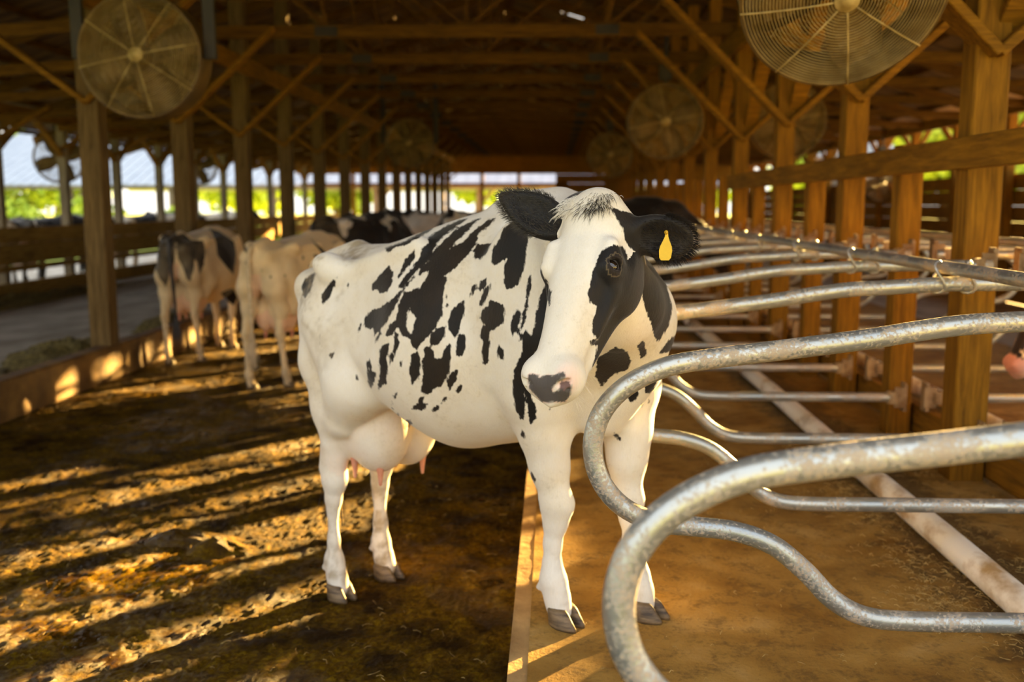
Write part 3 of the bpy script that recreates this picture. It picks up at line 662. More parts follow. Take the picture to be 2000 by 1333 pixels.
    # ---- forelock on the poll
    for nm, col, cnt, cx, spread, ln in (('forelock', 'hairblack', 520, .018, .016, .05), ('poll_hair', 'hairwhite', 1300, -.018, .030, .030)):
        mb = MB(); rt = []; dr = []
        for i in range(cnt):
            tt = cx+RNG.normal(0, spread); ss_ = RNG.uniform(-.03, .035)
            q = hp(ss_, tt, .0-.35*max(0, -ss_)-.9*tt*tt*2); rt.append(q)
            dr.append(H[1][0]*RNG.uniform(.2, 1.1)+H[1][2]*RNG.uniform(.5, 1.2)+H[1][1]*(tt*14+RNG.normal(0, .35)))
        strand_fan(mb, rt, dr, RNG.uniform(.5, 1.1, cnt)*ln, .0007, (0, 0, -.85)); o = mb.build(nm, M[col], root)
    # ---- long hair on the ear rims
    for e_, cnt in ((eL, 900), (eR, 500)):
        m = earm(e_); idx = np.where(m)[0]; e1 = e_[1]/np.linalg.norm(e_[1]); c1_ = e_[3]-e1*(e_[3]@e1); c1_ /= np.linalg.norm(c1_)
        d = V[idx]-e_[0]; rim = np.abs(NV[idx]@c1_) < .55; pd = np.linalg.norm(d-np.outer(d@e1, e1), axis=1); idx = idx[rim & (d@e1 > .05) & (pd < .022+.42*(d@e1))]
        if len(idx):
            al = np.where(m)[0]; dd = V[al]-e_[0]; al = al[(dd@e1 > .035) & (np.linalg.norm(dd-np.outer(dd@e1, e1), axis=1) < .022+.42*(dd@e1))]; sp_ = RNG.choice(al, 2600); mc = MB()
            strand_fan(mc, V[sp_], NV[sp_]*.55+e1*.9+RNG.normal(0, .22, (2600, 3)), RNG.uniform(.006, .014, 2600), .00045, (0, 0, -.3)); mc.build('ear_fur', M['hairblack'], root)
            pk = RNG.choice(idx, cnt); mb = MB()
            strand_fan(mb, V[pk], NV[pk]*.7+e1*.8+c1_*.25+RNG.normal(0, .2, (cnt, 3)), RNG.uniform(.012, .026, cnt), .0005, (0, 0, -.4)); mb.build('ear_fringe', M['hairblack'], root)
    # ---- ear tag
    tg = empty('ear_tag', (0, 0, 0)); tg.parent = root
    wx = np.array(d2l((1, 0, 0))); wz = np.array([0, 0, 1.]); wy = np.array(d2l((0, -1, 0)))
    tc_ = e_tag = eL[0]+eL[1]/np.linalg.norm(eL[1])*.106+wy*.018+wz*(-.012)
    out = [(-.003, .030), (.003, .030), (.005, .016), (.010, .004), (.0165, -.010), (.0185, -.022), (.0165, -.040), (.011, -.047), (-.011, -.047), (-.0165, -.040), (-.0185, -.022), (-.0165, -.010), (-.010, .004), (-.005, .016)]
    v = [tc_+wx*(a*.95+b*.06)+wz*b+wy*(dd+.02-.25*(b+.047)*.4) for dd in (0, .0022) for a, b in out]; n = len(out)
    MB().add(v, [tuple(range(n-1, -1, -1)), tuple(range(n, 2*n))]+[(i, (i+1) % n, n+(i+1) % n, n+i) for i in range(n)]).build('tag_panel', M['tagyellow'], tg)
    MB().lathe([(.001, -.004), (.005, -.003), (.006, 0), (.002, .004)], 12, c=tuple(tc_+wz*.028+wy*.016)).build('tag_stud', M['tagdark'], tg, True)
    # ---- hooves
    for cx, cy, z, hdg in ((-.600, -.14, 0, -.05), (-.620, .14, 0, .1), (.535, -.12, .2, -.1), (.715, .11, .2, .12)):
        mb = MB()
        for s in (-1, 1): claw(mb, (cx+.015, cy+s*.029, z), hdg, s)
        mb.build('hoof', M['horn'], root, True)
    # ---- teats
    for px_, py_, pz in ((-.37, -.11, .555), (-.52, -.11, .56), (-.36, .11, .56), (-.52, .11, .56)):
        f = sd.at(np.array([[px_, py_, pz]]))
        mb = MB(); mb.lathe([(.003, -.065), (.006, -.062), (.008, -.045), (.011, -.02), (.020, .03)], 14, axis='z', c=(px_, py_, pz+.018)); mb.build('teat', M['teat'], root, True)
    tail_part(root, M['haircream'], M['hairblack'], 1.37, .06)
    # ---- whiskers
    mb = MB(); rt = []; dr = []
    for i in range(60):
        s = random.choice((-1, 1)); q = hp(random.uniform(.46, .54), s*random.uniform(.03, .068), random.uniform(-.15, -.09)); rt.append(q); dr.append(H[1][1]*s*.8-H[1][2]*.8+H[1][0]*.5+RNG.normal(0, .3, 3))
    strand_fan(mb, rt, dr, RNG.uniform(.015, .04, 60), .0003, (0, 0, -.3)); mb.build('whiskers', M['hairwhite'], root)
    print('main cow', len(V), 'verts', round(time.time()-t0, 1), 's'); return root
main_cow()
# ------------------------------------------------------------------ ground and floors
def struct(mb, name, mats, smooth=False): o = mb.build(name, mats, None, smooth); o['kind'] = 'structure'; return o
def terrain(name, x0, x1, ys, nx, z, amp, mat, seed, sc=(3., 14.), clumps=0., grain=False):
    xs = np.linspace(x0, x1, nx); X, Y = np.meshgrid(xs, ys); P = np.stack([X.ravel(), Y.ravel(), 0*X.ravel()], 1)
    h = amp*(vnoise(P, sc[0], seed, 3)*1.0+vnoise(P, sc[1], seed+1, 4)*.75)
    if clumps:
        c = vnoise(P, 6., seed+9, 3); h += clumps*np.clip(c-.25, 0, 1)+clumps*.5*np.clip(vnoise(P, 22., seed+5, 3)-.1, 0, 1)
    if grain:
        g = vnoise(P, 42., seed+20, 2); g2 = vnoise(P, 5., seed+21, 2); h += .0085*np.clip(1-np.abs(g)*2.2, 0, 1)*np.clip(.55+g2, .1, 1)+.004*vnoise(P, 75., seed+23, 1)
    P[:, 2] = z+h; m, n = X.shape
    F = [(i*n+j, i*n+j+1, (i+1)*n+j+1, (i+1)*n+j) for i in range(m-1) for j in range(n-1)]
    return struct(MB().add(P, F), name, mat, True)
def yrows(y0, y1, k=.0045, s0=.010):
    out = [y0]
    while out[-1] < y1: out.append(out[-1]+max(s0, abs(out[-1])*k))
    return np.array(out)
KX = -.13                                            # kerb of the near stalls
terrain('floor_alley', -4.12, KX+.01, yrows(.6, 16, .0045, .010), 460, -.004, .007, M['manure'], 3, (3., 16.), .03, True)
struct(MB().box((-2.1, 28.0, -.05), (4.0, 24.2, .1)), 'floor_alley', M['manure'])
struct(MB().box((-2.1, -1.7, -.05), (4.0, 4.7, .1)), 'floor_alley', M['manure'])
terrain('floor_stall', KX+.06, 2.2, yrows(.5, 14, .009, .02), 150, .2, .004, M['stall'], 13, (2.5, 14.), .008)
mb = MB(); mb.box((KX+.035, 19.5, .098), (.07, 44, .2)); struct(mb, 'trim_1', simple('worn_kerb', (.22, .12, .04), (.44, .28, .11), 6, .7, bmp=.6, bd=.01))
struct(MB().box((2.3, 19.5, .09), (4.6, 43.9, .20)), 'floor_stall', M['stall'])
struct(MB().box((6.1, 19.5, -.05), (3.0, 44, .1)), 'floor_far_alley', M['feedfloor'])
mb = MB(); mb.beam((-4.10, -2, .16), (-4.10, 40, .16), .16, .32, bev=.015); struct(mb, 'trim_2', M['mudwall'])
struct(MB().box((-6.6, 19, .02), (4.9, 43, .16)), 'floor_feed_lane', M['feedfloor'])
struct(MB().box((-11.2, 19, -.03), (4.3, 43, .1)), 'floor_west_alley', M['feedfloor'])
struct(MB().box((0, 60, -.25), (400, 300, .1)), 'ground', M['ground'])
struct(MB().box((0, 53, -.17), (60, 18, .1)), 'ground_yard', M['gravel'])
struct(MB().box((18, 20, -.17), (20, 40, .1)), 'ground_lane', M['gravel'])

# ------------------------------------------------------------------ roof
YB0, YB1 = .2, 41.
RIDGE_X, RIDGE_Z, EE_X, EE_Z, WE_X, WE_Z = -1., 5.85, 8.0, 3.15, -10.6, 2.95
def roof_z(x): return RIDGE_Z+(EE_Z-RIDGE_Z)*(x-RIDGE_X)/(EE_X-RIDGE_X) if x > RIDGE_X else RIDGE_Z+(WE_Z-RIDGE_Z)*(x-RIDGE_X)/(WE_X-RIDGE_X)
mb = MB()
for (xa, za, xb, zb_) in ((RIDGE_X+.002, RIDGE_Z-.02, EE_X, EE_Z), (WE_X, WE_Z, RIDGE_X-.002, RIDGE_Z-.02)):
    n = 40                                            # ribbed sheets, laid side by side with hairline gaps
    ys = np.linspace(YB0, YB1, 46)
    for y0, y1 in zip(ys[:-1], ys[1:]):
        if xb == EE_X and abs(y0-21) < .5:              # one torn sheet lets the sky through
            za_, zb2 = za-.385*1.15, za-.385*1.62; mb.beam((xa, (y0+y1)/2, za+.16), (xa+1.15, (y0+y1)/2, za_+.16+.10), (y1-y0)-.002, .02, bev=.001); mb.beam((xa+1.62, (y0+y1)/2, roof_z(xa+1.62)+.16), (xb, (y0+y1)/2, zb_+.16), (y1-y0)-.002, .02, bev=.001); continue
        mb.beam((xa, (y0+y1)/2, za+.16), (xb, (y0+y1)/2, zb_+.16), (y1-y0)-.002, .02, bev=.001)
    L = math.hypot(xb-xa, zb_-za)
    for k in range(int(L/.62)+1):
        f = min(1, k*.62/L); x = xa+(xb-xa)*f; z = za+(zb_-za)*f+.10
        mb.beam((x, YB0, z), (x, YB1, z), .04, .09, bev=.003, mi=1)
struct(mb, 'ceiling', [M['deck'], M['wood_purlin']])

# ------------------------------------------------------------------ trusses
TY = [5.12+2.15*k for k in range(-2, 17)]
def make_truss():
    r = empty('roof_truss')
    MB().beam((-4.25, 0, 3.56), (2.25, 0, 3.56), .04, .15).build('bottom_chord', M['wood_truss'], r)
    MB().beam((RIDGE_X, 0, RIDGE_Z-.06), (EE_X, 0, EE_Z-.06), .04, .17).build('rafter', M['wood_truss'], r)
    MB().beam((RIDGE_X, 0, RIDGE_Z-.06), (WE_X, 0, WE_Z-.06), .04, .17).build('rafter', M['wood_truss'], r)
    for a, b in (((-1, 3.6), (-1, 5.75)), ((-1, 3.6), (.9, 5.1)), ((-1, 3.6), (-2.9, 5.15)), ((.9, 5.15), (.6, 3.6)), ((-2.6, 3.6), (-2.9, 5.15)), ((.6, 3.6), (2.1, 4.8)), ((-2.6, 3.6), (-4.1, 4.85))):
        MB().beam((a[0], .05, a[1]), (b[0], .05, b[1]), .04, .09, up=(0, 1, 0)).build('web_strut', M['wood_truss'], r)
    for x in (-2.6, .6):
        MB().box((x, -.03, 3.56), (.26, .012, .11)).build('nail_plate', M['dark'], r)
    MB().beam((2.1, 0, 3.3), (7.4, 0, 3.15), .04, .12).build('side_tie', M['wood_truss'], r)
    MB().beam((-4.1, 0, 3.3), (-9.0, 0, 2.98), .04, .12).build('side_tie', M['wood_truss'], r)
    return r
ORD = ['nearest', 'second', 'third', 'fourth', 'fifth', 'sixth', 'seventh', 'eighth', 'ninth', 'tenth', 'eleventh', 'twelfth', 'thirteenth', 'fourteenth', 'fifteenth', 'sixteenth', 'seventeenth', 'eighteenth', 'nineteenth', 'twentieth', 'twenty first', 'twenty second', 'twenty third', 'twenty fourth', 'twenty fifth', 'twenty sixth', 'twenty seventh', 'twenty eighth', 'twenty ninth', 'thirtieth']
TR0 = make_truss()
for i, y in enumerate(TY[2:]):
    t = TR0 if i == 0 else copy_tree(TR0); t.location = (0, y+.09, 0)
    tag(t, f'{ORD[i]} brown timber roof truss counting back from the camera', 'roof truss', 'roof trusses across the barn')
# long plates and girders
for x, nm in ((-4.1, 'left'), (2.1, 'right')):
    o = MB().beam((x+(.1 if x < 0 else -.1), 2, 3.38), (x+(.1 if x < 0 else -.1), YB1, 3.38), .05, .22).build('plate_beam', M['wood_y']); tag(o, f'long timber beam running along the tops of the {nm} row of inner posts', 'beam')
for x, nm in ((-9.0, 'west'), (7.4, 'east')):
    x += .13 if x < 0 else -.13; o = MB().beam((x, 2, 3.12), (x, YB1, 3.12), .08, .20).build('plate_beam', M['wood_y']); tag(o, f'long timber eave beam on the {nm} side of the barn', 'beam')

# ------------------------------------------------------------------ posts
def post(name, x, y, z0, z1, w, wood_, label, grp, braces=(), cap=None):
    r = empty(name, (x, y, z0), 0, label, 'post', grp)
    MB().beam((0, 0, 0), (0, 0, z1-z0), w, w, up=(0, 1, 0), bev=.008).build('post_shaft', wood_, r)
    for a, b, ww in braces: MB().beam((a[0], a[1], a[2]-z0), (b[0], b[1], b[2]-z0), .05, ww, up=(0, 1, .01) if abs(a[1]-b[1]) < .01 else (1, 0, .01)).build('knee_brace', M['wood_x'], r)
    return r
for i, y in enumerate(TY):
    tall = y >= 3.5
    if y > 40.4: continue
    bz = 2.32
    br = [((.0, -.085, bz), (-1.2, -.085, 3.5), .19), ((0, -.085, bz), (1.2, -.085, 3.42), .17), ((0.085, .0, bz+.1), (.085, 1.0, 3.35), .14), ((0.085, .0, bz+.1), (.085, -1.0, 3.35), .14)]
    if y < 4: continue
    post('timber_post', 2.12, y, .19, 4.6, .17 if y < 6 else .16, M['wood_z'], f'{ORD[i-2]} full height timber post in the row on the right', 'tall posts of the right row', br)
j = 0
for y in (6.13, 8.25):
    post('short_post', 2.12, y, .19, 1.95, .14, M['wood_z'], f'{["nearer", "farther"][j]} short post ending under the long plank on the right', 'short posts under the plank'); j += 1
for y in [10.5+2.15*k for k in range(13)]:
    post('short_post', 2.12, y, .19, 1.95, .12, M['wood_z'], f'{ORD[j-2]} low post among the far posts beyond the end of the plank', 'low posts of the right row'); j += 1
o = MB().beam((2.01, 1.5, 1.85), (2.01, 11.6, 1.85), .045, .155).build('rail_plank', M['wood_y']); tag(o, 'long horizontal plank nailed across the right posts above the stalls', 'plank')
for i in range(2, 17):
    y = 8.96+2.18*(i-2)
    if y > 40: continue
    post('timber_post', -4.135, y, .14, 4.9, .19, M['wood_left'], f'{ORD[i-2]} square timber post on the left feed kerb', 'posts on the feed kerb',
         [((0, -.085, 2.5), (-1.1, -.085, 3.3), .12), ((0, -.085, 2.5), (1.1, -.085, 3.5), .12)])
for i in range(15):
    y = 11.5+2.24*i
    if y > 39.9: continue
    post('timber_post', -9.0, y, -.03, 3.25, .15, M['wood_gray'], f'{ORD[i]} grey outer post along the open west side', 'posts of the west side',
         [((0, .0, 2.45), (0, 1.0, 3.10), .13), ((0, .0, 2.45), (0, -1.0, 3.10), .13), ((0, -.08, 2.6), (1.0, -.08, 3.15), .12)])
for i in range(16):
    y = 6.0+2.15*i
    post('timber_post', 7.4, y, -.1, 3.25, .15, M['wood_z'], f'{ORD[i]} outer post along the sunny east side', 'posts of the east side', [((0, .0, 2.6), (0, .8, 3.10), .10), ((0, .0, 2.6), (0, -.8, 3.10), .10)])

# ------------------------------------------------------------------ outer walls
mb = MB()
for k in range(8): mb.beam((7.52, 7.0, .14+.262*k), (7.52, 40.9, .14+.262*k), .03, .258, bev=.004)
struct(mb, 'wall_east', M['wood_y'])
mb = MB()
for k, z in enumerate((.555, .79, 1.10)): mb.beam((-8.86, 4, z), (-8.86, 41, z), .04 if k != 1 else .07, (.10, .34, .26)[k], bev=.01 if k != 1 else .03)
mb.beam((-8.84, 4, .18), (-8.84, 41, .18), .12, .30, bev=.02)
o = mb.build('plank_fence', M['wood_fence']); tag(o, 'low timber plank fence along the far side of the feed lane', 'fence')
mb = MB()
for k in range(9): mb.box((1.55, 41.15, .12+k*.36), (3.1-.2, .05, .35))
mb.box((-5.0, 41.15, 4.5), (11.2, .08, 3.3)); mb.box((2.1, 41.17, 4.5), (3.0, .08, 3.2)); mb.box((5.5, 41.17, 4.2), (3.8, .08, 1.6)); mb.box((-4.9, 41.15, 2.42), (11.0, .05, .12))
mb.box((5.5, 41.15, 3.0), (4.8, .06, .9))
struct(mb, 'wall_north', M['wood_x'])
for i, x in enumerate((-8.2, -6.3, -4.9, -2.9, -1.4)):
    post('end_post', x, 41.0, -.1, 2.9, .15, M['wood_z'], f'{ORD[i]} post from the left in the open far end wall', 'posts of the far end wall')

# ------------------------------------------------------------------ stall dividers
DP = [(2.06, 1.315), (1.75, 1.315), (1.45, 1.312), (1.25, 1.30), (1.084, 1.290), (.955, 1.272), (.825, 1.250), (.62, 1.222), (.431, 1.197), (.30, 1.172), (.195, 1.118), (.132, 1.045), (.110, .955), (.130, .865), (.190, .79), (.285, .745),
      (.385, .735), (.498, .722), (.600, .685), (.690, .612), (.765, .535), (.855, .487), (.98, .475), (1.20, .475), (1.60, .475), (2.02, .475)]
def bracket(mb, x, z, s=1):
    mb.box((x+.03*s, 0, z), (.07, .010, .12)); mb.box((x+.055*s, .03, z), (.010, .07, .17))
    for dz in (-.07, .07): mb.lathe([(.001, -.02), (.012, -.02), (.012, .03), (.001, .03)], 8, c=(x+.05*s, .0, z+dz))
    mb.tube([(x-.02*s, 0, z+.035), (x-.02*s, 0, z-.035)], .034, 10)
def make_divider(mirror=False):
    r = empty('stall_divider')
    P = catmull([(x, 0, z) for x, z in DP], 5)
    if mirror: P[:, 0] = 4.27-P[:, 0]
    MB().tube(P, .0275, 18).build('loop_pipe', M['pipe'], r, True)
    s = -1 if mirror else 1; x = 4.27-2.02 if mirror else 2.02
    for z in (1.315, .475):
        mb = MB(); bracket(mb, x, z, s); mb.build('bracket', M['bracket'], r)
    if not mirror:                                     # bent rod clamps that tie it under the neck rail
        for dx in (-.035, .075):
            ring = [(1.44+dx+.02*math.sin(t*2), .034*math.cos(t), 1.338+.058*math.sin(t)) for t in np.linspace(0, 2*math.pi, 20)[:-1]]
            MB().tube(ring, .006, 6, closed=True).build('clamp_rod', M['pipe'], r, True)
    return r
D0 = make_divider()
for k in range(24):
    y = 1.55+1.075*k; d = D0 if k == 0 else copy_tree(D0); d.location = (0, y, 0); random.seed(k)
    tag(d, ['nearest galvanised stall divider loop, cut by the bottom right corner of the picture', 'galvanised stall divider loop curling in front of the spotted cow\'s chest', 'stall divider loop passing just behind the spotted cow\'s shoulder'][k] if k < 3 else f'{ORD[k]} galvanised stall divider loop in the near row', 'stall divider', 'stall dividers of the near row')
DM = make_divider(True)
for k in range(20):
    d = DM if k == 0 else copy_tree(DM); d.location = (0, 3.7+1.075*k, .0)
    tag(d, f'{ORD[k]} stall divider loop beyond the right row of posts', 'stall divider', 'stall dividers of the opposite row')
MBr = lambda x, z, y0=.6, y1=30, r=.024: MB().tube([(x, y, z) for y in np.linspace(y0, y1, 60)], r, 16)
o = MBr(1.44, 1.372).build('neck_rail', M['pipe'], None, True); tag(o, 'long straight galvanised neck rail lying across the near stall dividers', 'pipe rail')
o = MBr(2.83, 1.372, 3).build('neck_rail', M['pipe'], None, True); tag(o, 'straight neck rail across the dividers beyond the right posts', 'pipe rail')
def pvc(x, z, y0, y1, label):
    r = empty('brisket_pipe', (x, 0, z), 0, label, 'pipe')
    ys = np.arange(y0, y1+.1, 3.05)
    for i, (a, b) in enumerate(zip(ys[:-1], ys[1:])):
        MB().tube([(0, y, .004*math.sin(y*2)) for y in np.linspace(a, b-.01, 8)], .055, 20).build('pipe_length', M['pvc'], r, True)
        MB().tube([(0, b-.05, 0), (0, b-.045, 0), (0, b+.045, 0), (0, b+.05, 0)], [.056, .061, .061, .056], 20).build('coupling', M['rubber'], r, True)
    return r
pvc(1.585, .262, -1.0, 26, 'white plastic brisket pipe lying along the near stall floor')
pvc(2.70, .262, 1.0, 26, 'dusty plastic brisket pipe on the stall floor beyond the right posts')
MB_ = MB(); MB_.beam((2.24, .5, .30), (2.24, 30, .30), .05, .18); o = MB_.build('kerb_board', M['wood_y']); tag(o, 'low board on edge running along the feet of the right posts', 'board')
# ------------------------------------------------------------------ fans
def make_fan(Rr=.475, hangers=True):
    r = empty('barn_fan')
    MB().lathe([(Rr-.008, -.02), (Rr+.008, -.03), (Rr+.014, -.02), (Rr, .0), (Rr-.012, .12), (Rr, .28), (Rr+.012, .30), (Rr+.004, .31), (Rr-.018, .28), (Rr-.026, .12), (Rr-.016, .0), (Rr-.008, -.02)], 64).build('shroud', M['shroud'], r, True)
    for nm, yy, dome in (('front_guard', -.03, -.07), ('rear_guard', .31, .05)):
        g = MB(); nr = 27 if nm == 'front_guard' else 14
        for i in range(1, nr+1):
            q = .055+(Rr-.06)*i/nr; y = yy+dome*(1-(q/Rr)**2); t = np.linspace(0, 2*math.pi, 57)[:-1]
            g.tube(np.stack([q*np.cos(t), 0*t+y, q*np.sin(t)], 1), .0017 if nm == 'front_guard' else .0025, 4, closed=True)
        for k in range(8):
            a = 2*math.pi*(k+.25)/8; g.tube([(q*math.cos(a), yy+dome*(1-(q/Rr)**2)-.004, q*math.sin(a)) for q in np.linspace(.05, Rr+.01, 8)], .0045, 5)
        g.build(nm, M['guard'], r, True)
    MB().lathe([(.001, -.118), (.030, -.118), (.034, -.112), (.055, -.112), (.060, -.105), (.055, -.098), (.001, -.098)], 24).build('badge', M['guard'], r, True)
    MB().lathe([(.001, .0), (.06, .0), (.075, .03), (.085, .06), (.085, .26), (.06, .29), (.001, .29)], 24).build('motor', M['shroud'], r, True)
    for k in range(4):
        a = k*math.pi/2+.4; V = []; nn = 8
        for i in range(nn):
            q = .06+(Rr-.09)*i/(nn-1); w = .06+.12*math.sin(math.pi*min(1, .25+.6*i/(nn-1))); tw = .95-.55*i/(nn-1)
            for sgn in (-1, 1):
                for th in (-.002, .002):
                    tx = sgn*w*math.cos(tw); ty = sgn*w*math.sin(tw)*.6+.1+th
                    V.append((q*math.cos(a)-tx*math.sin(a), ty, q*math.sin(a)+tx*math.cos(a)))
        F = []
        for i in range(nn-1):
            b = i*4
            for u, v in ((0, 1), (1, 3), (3, 2), (2, 0)): F.append((b+u, b+v, b+4+v, b+4+u))
        F += [(0, 1, 3, 2), ((nn-1)*4+2, (nn-1)*4+3, (nn-1)*4+1, (nn-1)*4)]
        MB().add(V, F).build('blade', M['shroud'], r, True)
    if hangers:
        for s in (-1, 1): MB().beam((s*(Rr+.05), .12, 0), (s*(Rr+.05), .12, 1.15), .10, .05, up=(0, 1, 0)).build('hanger', M['dark'], r)
        MB().beam((-Rr-.10, .12, 0), (-Rr+.03, .12, 0), .03, .03).build('pivot_arm', M['dark'], r); MB().beam((Rr-.03, .12, 0), (Rr+.10, .12, 0), .03, .03).build('pivot_arm', M['dark'], r)
    else:
        MB().beam((0, .12, Rr-.01), (0, .12, Rr+.75), .05, .05, up=(0, 1, 0)).build('hanger', M['dark'], r); MB().box((0, .14, Rr+.16), (.16, .14, .2)).build('switch_box', M['dark'], r)
    return r
FN, FH = make_fan(hangers=False), make_fan(hangers=True)
fans = [(FN, 1.275, 4.62, 2.535, .62, -.05, 'big round barn fan at the top right, nearest the camera'),
        (FN, 1.45, 13.25, 2.67, .05, 0, 'round barn fan hanging above the ear with the yellow tag'),
        (FN, 1.22, 21.85, 2.66, .05, 0, 'small far round fan hanging left of the fan above the yellow tag'),
        (FN, 3.02, 13.25, 2.68, .05, 0, 'round fan hanging behind the right row of posts'),
        (FH, -3.28, 8.0, 2.77, .04, .06, 'big round barn fan between dark hangers at the upper left'),
        (FH, -2.88, 20.12, 2.82, .04, .03, 'shadowed round fan between dark hangers in the middle of the barn'),
        (FN, -9.75, 19.6, 2.50, .1, .5, 'round fan outside the west posts seen against the pale roof, left one'),
        (FN, -9.8, 27.6, 2.62, .1, .5, 'round fan outside the west posts seen against the pale roof, right one'),
        (FN, 7.22, 22.4, 2.14, .0, .1, 'pale sunlit fan far off near the dark east wall')]
used = set()
for src, x, y, z, tx, rz, lab in fans:
    f = src if id(src) not in used else copy_tree(src); used.add(id(src))
    f.location = (x, y, z); f.scale = (.93,)*3 if y < 5 else (1,)*3; f.rotation_euler = (tx, 0, rz); tag(f, lab, 'fan', 'round barn fans')
# ------------------------------------------------------------------ outside
def gable_barn():
    r = empty('neighbour_barn', (0, 0, 0), 0, 'neighbouring barn with a pale metal roof beyond the open west side', 'building')
    x0, x1, ye, ze, yr, zr = -29.5, 8, 47., 2.55, 58., 6.6
    mb = MB(); n = 74
    for i in range(n):
        a = x0+(x1-x0)*i/n; b = x0+(x1-x0)*(i+1)/n; m = a+.06
        for (p, q, h) in ((a, m, .05), (m, b, .0)):
            mb.add([(p, ye, ze+h), (q, ye, ze+h), (q, yr, zr+h), (p, yr, zr+h), (p, ye, ze+h-.06), (q, ye, ze+h-.06), (q, yr, zr+h-.06), (p, yr, zr+h-.06)], [(0, 1, 2, 3), (7, 6, 5, 4), (0, 4, 5, 1), (1, 5, 6, 2), (2, 6, 7, 3), (3, 7, 4, 0)])
    mb.build('roof', M['tinroof'], r)
    MB().add([(x0, yr, zr), (x1, yr, zr), (x1, yr+11, ze), (x0, yr+11, ze), (x0, yr, zr-.06), (x1, yr, zr-.06), (x1, yr+11, ze-.06), (x0, yr+11, ze-.06)], [(0, 1, 2, 3), (7, 6, 5, 4), (0, 4, 5, 1), (1, 5, 6, 2), (2, 6, 7, 3), (3, 7, 4, 0)]).build('roof_rear', M['tinroof'], r)
    MB().beam((x0, ye+.1, ze-.12), (x1, ye+.1, ze-.12), .1, .2).build('eave_board', M['wood_gray'], r)
    for i in range(8):
        x = x0+1.5+i*4.9
        MB().beam((x, ye+.3, -.2), (x, ye+.3, ze-.1), .22, .22, up=(0, 1, 0)).build('post', M['wood_gray'], r)
        MB().beam((x, ye+.3, 1.6), (x+.9, ye+.3, 2.5), .1, .12).build('brace', M['wood_gray'], r)
gable_barn()
def tree(x, y, h, rad, label, grp, seed, trunk=True, squash=.8):
    r = empty('leafy_tree' if trunk else 'bush', (x, y, -.2), 0, label, 'tree' if trunk else 'bush', grp)
    rs = np.random.RandomState(seed); mb = MB(); n = 420 if trunk else 260
    cz = h-rad*squash if trunk else rad*.4
    # crown: leaf clumps, each a folded blade cluster
    d = rs.normal(size=(n*5, 3)); d /= np.linalg.norm(d, axis=1)[:, None]; q = d*np.array([1, 1, squash])*rad*(rs.uniform(.55, 1.0, (n*5, 1)))*(1+.25*vnoise(d, 2.2, seed, 2))[:, None]
    V = []; F = []
    s = rad*.10
    for i, c in enumerate(q):
        a, b = rs.normal(size=(2, 3)); a /= np.linalg.norm(a); b -= a*(a@b); b /= np.linalg.norm(b); c = c+np.array([0, 0, cz]); k = len(V)
        V += [c-a*s, c+b*s*.6+a*.1*s, c+a*s*1.1, c-b*s*.6]; F.append((k, k+1, k+2, k+3))
    mb.add(V, F); mb.build('foliage', M['leaf'], r)
    if trunk: MB().tube([(0, 0, 0), (.05, 0, h*.3), (0, .05, cz)], [rad*.09, rad*.07, rad*.04], 10).build('trunk', M['bark'], r, True)
tl = [(-31, 53, 4.2, 2.8), (-25, 44.6, 2.6, 1.9), (-20.6, 44.0, 2.7, 1.8), (-17.0, 44.8, 2.8, 1.5), (-14.0, 43.8, 2.9, 1.3), (-11.6, 43.4, 2.4, 1.0)]
for i, (x, y, h, rd) in enumerate(tl): tree(x, y, h, rd, f'{ORD[i]} bright green bush from the left beyond the open west side', 'bushes beyond the west side', 20+i, False, .75)
for i, (x, y, h, rd) in enumerate([(-16, 74, 7, 3.8), (-6, 80, 8, 4), (3, 76, 6.5, 3.4), (12, 84, 8, 4), (20, 78, 7, 3.8), (26, 68, 9, 4.2), (34, 78, 10, 4.6), (32, 58, 8, 4), (24, 48, 7.5, 3.2), (42, 66, 10, 4.6), (-42, 84, 9, 5), (-28, 90, 9, 5)]):
    tree(x, y, h, rd, f'{ORD[i]} hazy green tree of the far tree line', 'far tree line', 50+i)
r = empty('storage_tank', (9.9, 33, -.2), 0, 'grey upright corrugated tank seen between the right posts', 'tank')
pr = [(1.5+.03*(k % 2), .1*k) for k in range(34)]
MB().lathe(pr, 40, axis='z').build('tank_wall', M['silo'], r, True); MB().lathe([(1.56, 3.3), (.9, 3.7), (.1, 4.0)], 40, axis='z').build('tank_lid', M['silo'], r, True)

# ------------------------------------------------------------------ loose stuff
def heap(name, cx, cy, rx, ry, h, z, mat, seed, label, cat):
    n = 40; m = 26; V = []; P = []
    for i in range(m):
        for k in range(n):
            t = 2*math.pi*k/n; q = i/(m-1); P.append((cx+rx*q*math.cos(t), cy+ry*q*math.sin(t), 0))
    P = np.array(P); q = np.repeat(np.linspace(0, 1, m), n)
    nz = vnoise(P, 7, seed, 4); nz2 = vnoise(P, 30, seed+2, 3); P[:, 2] = z-.015+h*np.clip(1-q**2, 0, 1)*(1+.7*nz)+.25*h*nz2*(1-q)
    P[:, :2] += (np.stack([vnoise(P, 5, seed+3, 2), vnoise(P, 5, seed+4, 2)], 1))*min(rx, ry)*.3
    F = [(i*n+k, i*n+(k+1) % n, (i+1)*n+(k+1) % n, (i+1)*n+k) for i in range(m-1) for k in range(n)]
    o = MB().add(P, F).build(name, mat, None, True); tag(o, label, cat, kind='stuff'); return o
heap('silage_heap', -4.85, 9.6, .5, .9, .15, .10, M['silage'], 3, 'loose chopped feed lying on the lane beside the nearest left post', 'feed')
heap('silage_heap', -5.2, 7.4, .7, 1.6, .12, .10, M['silage'], 5, 'loose chopped feed strewn along the left kerb at the picture edge', 'feed')
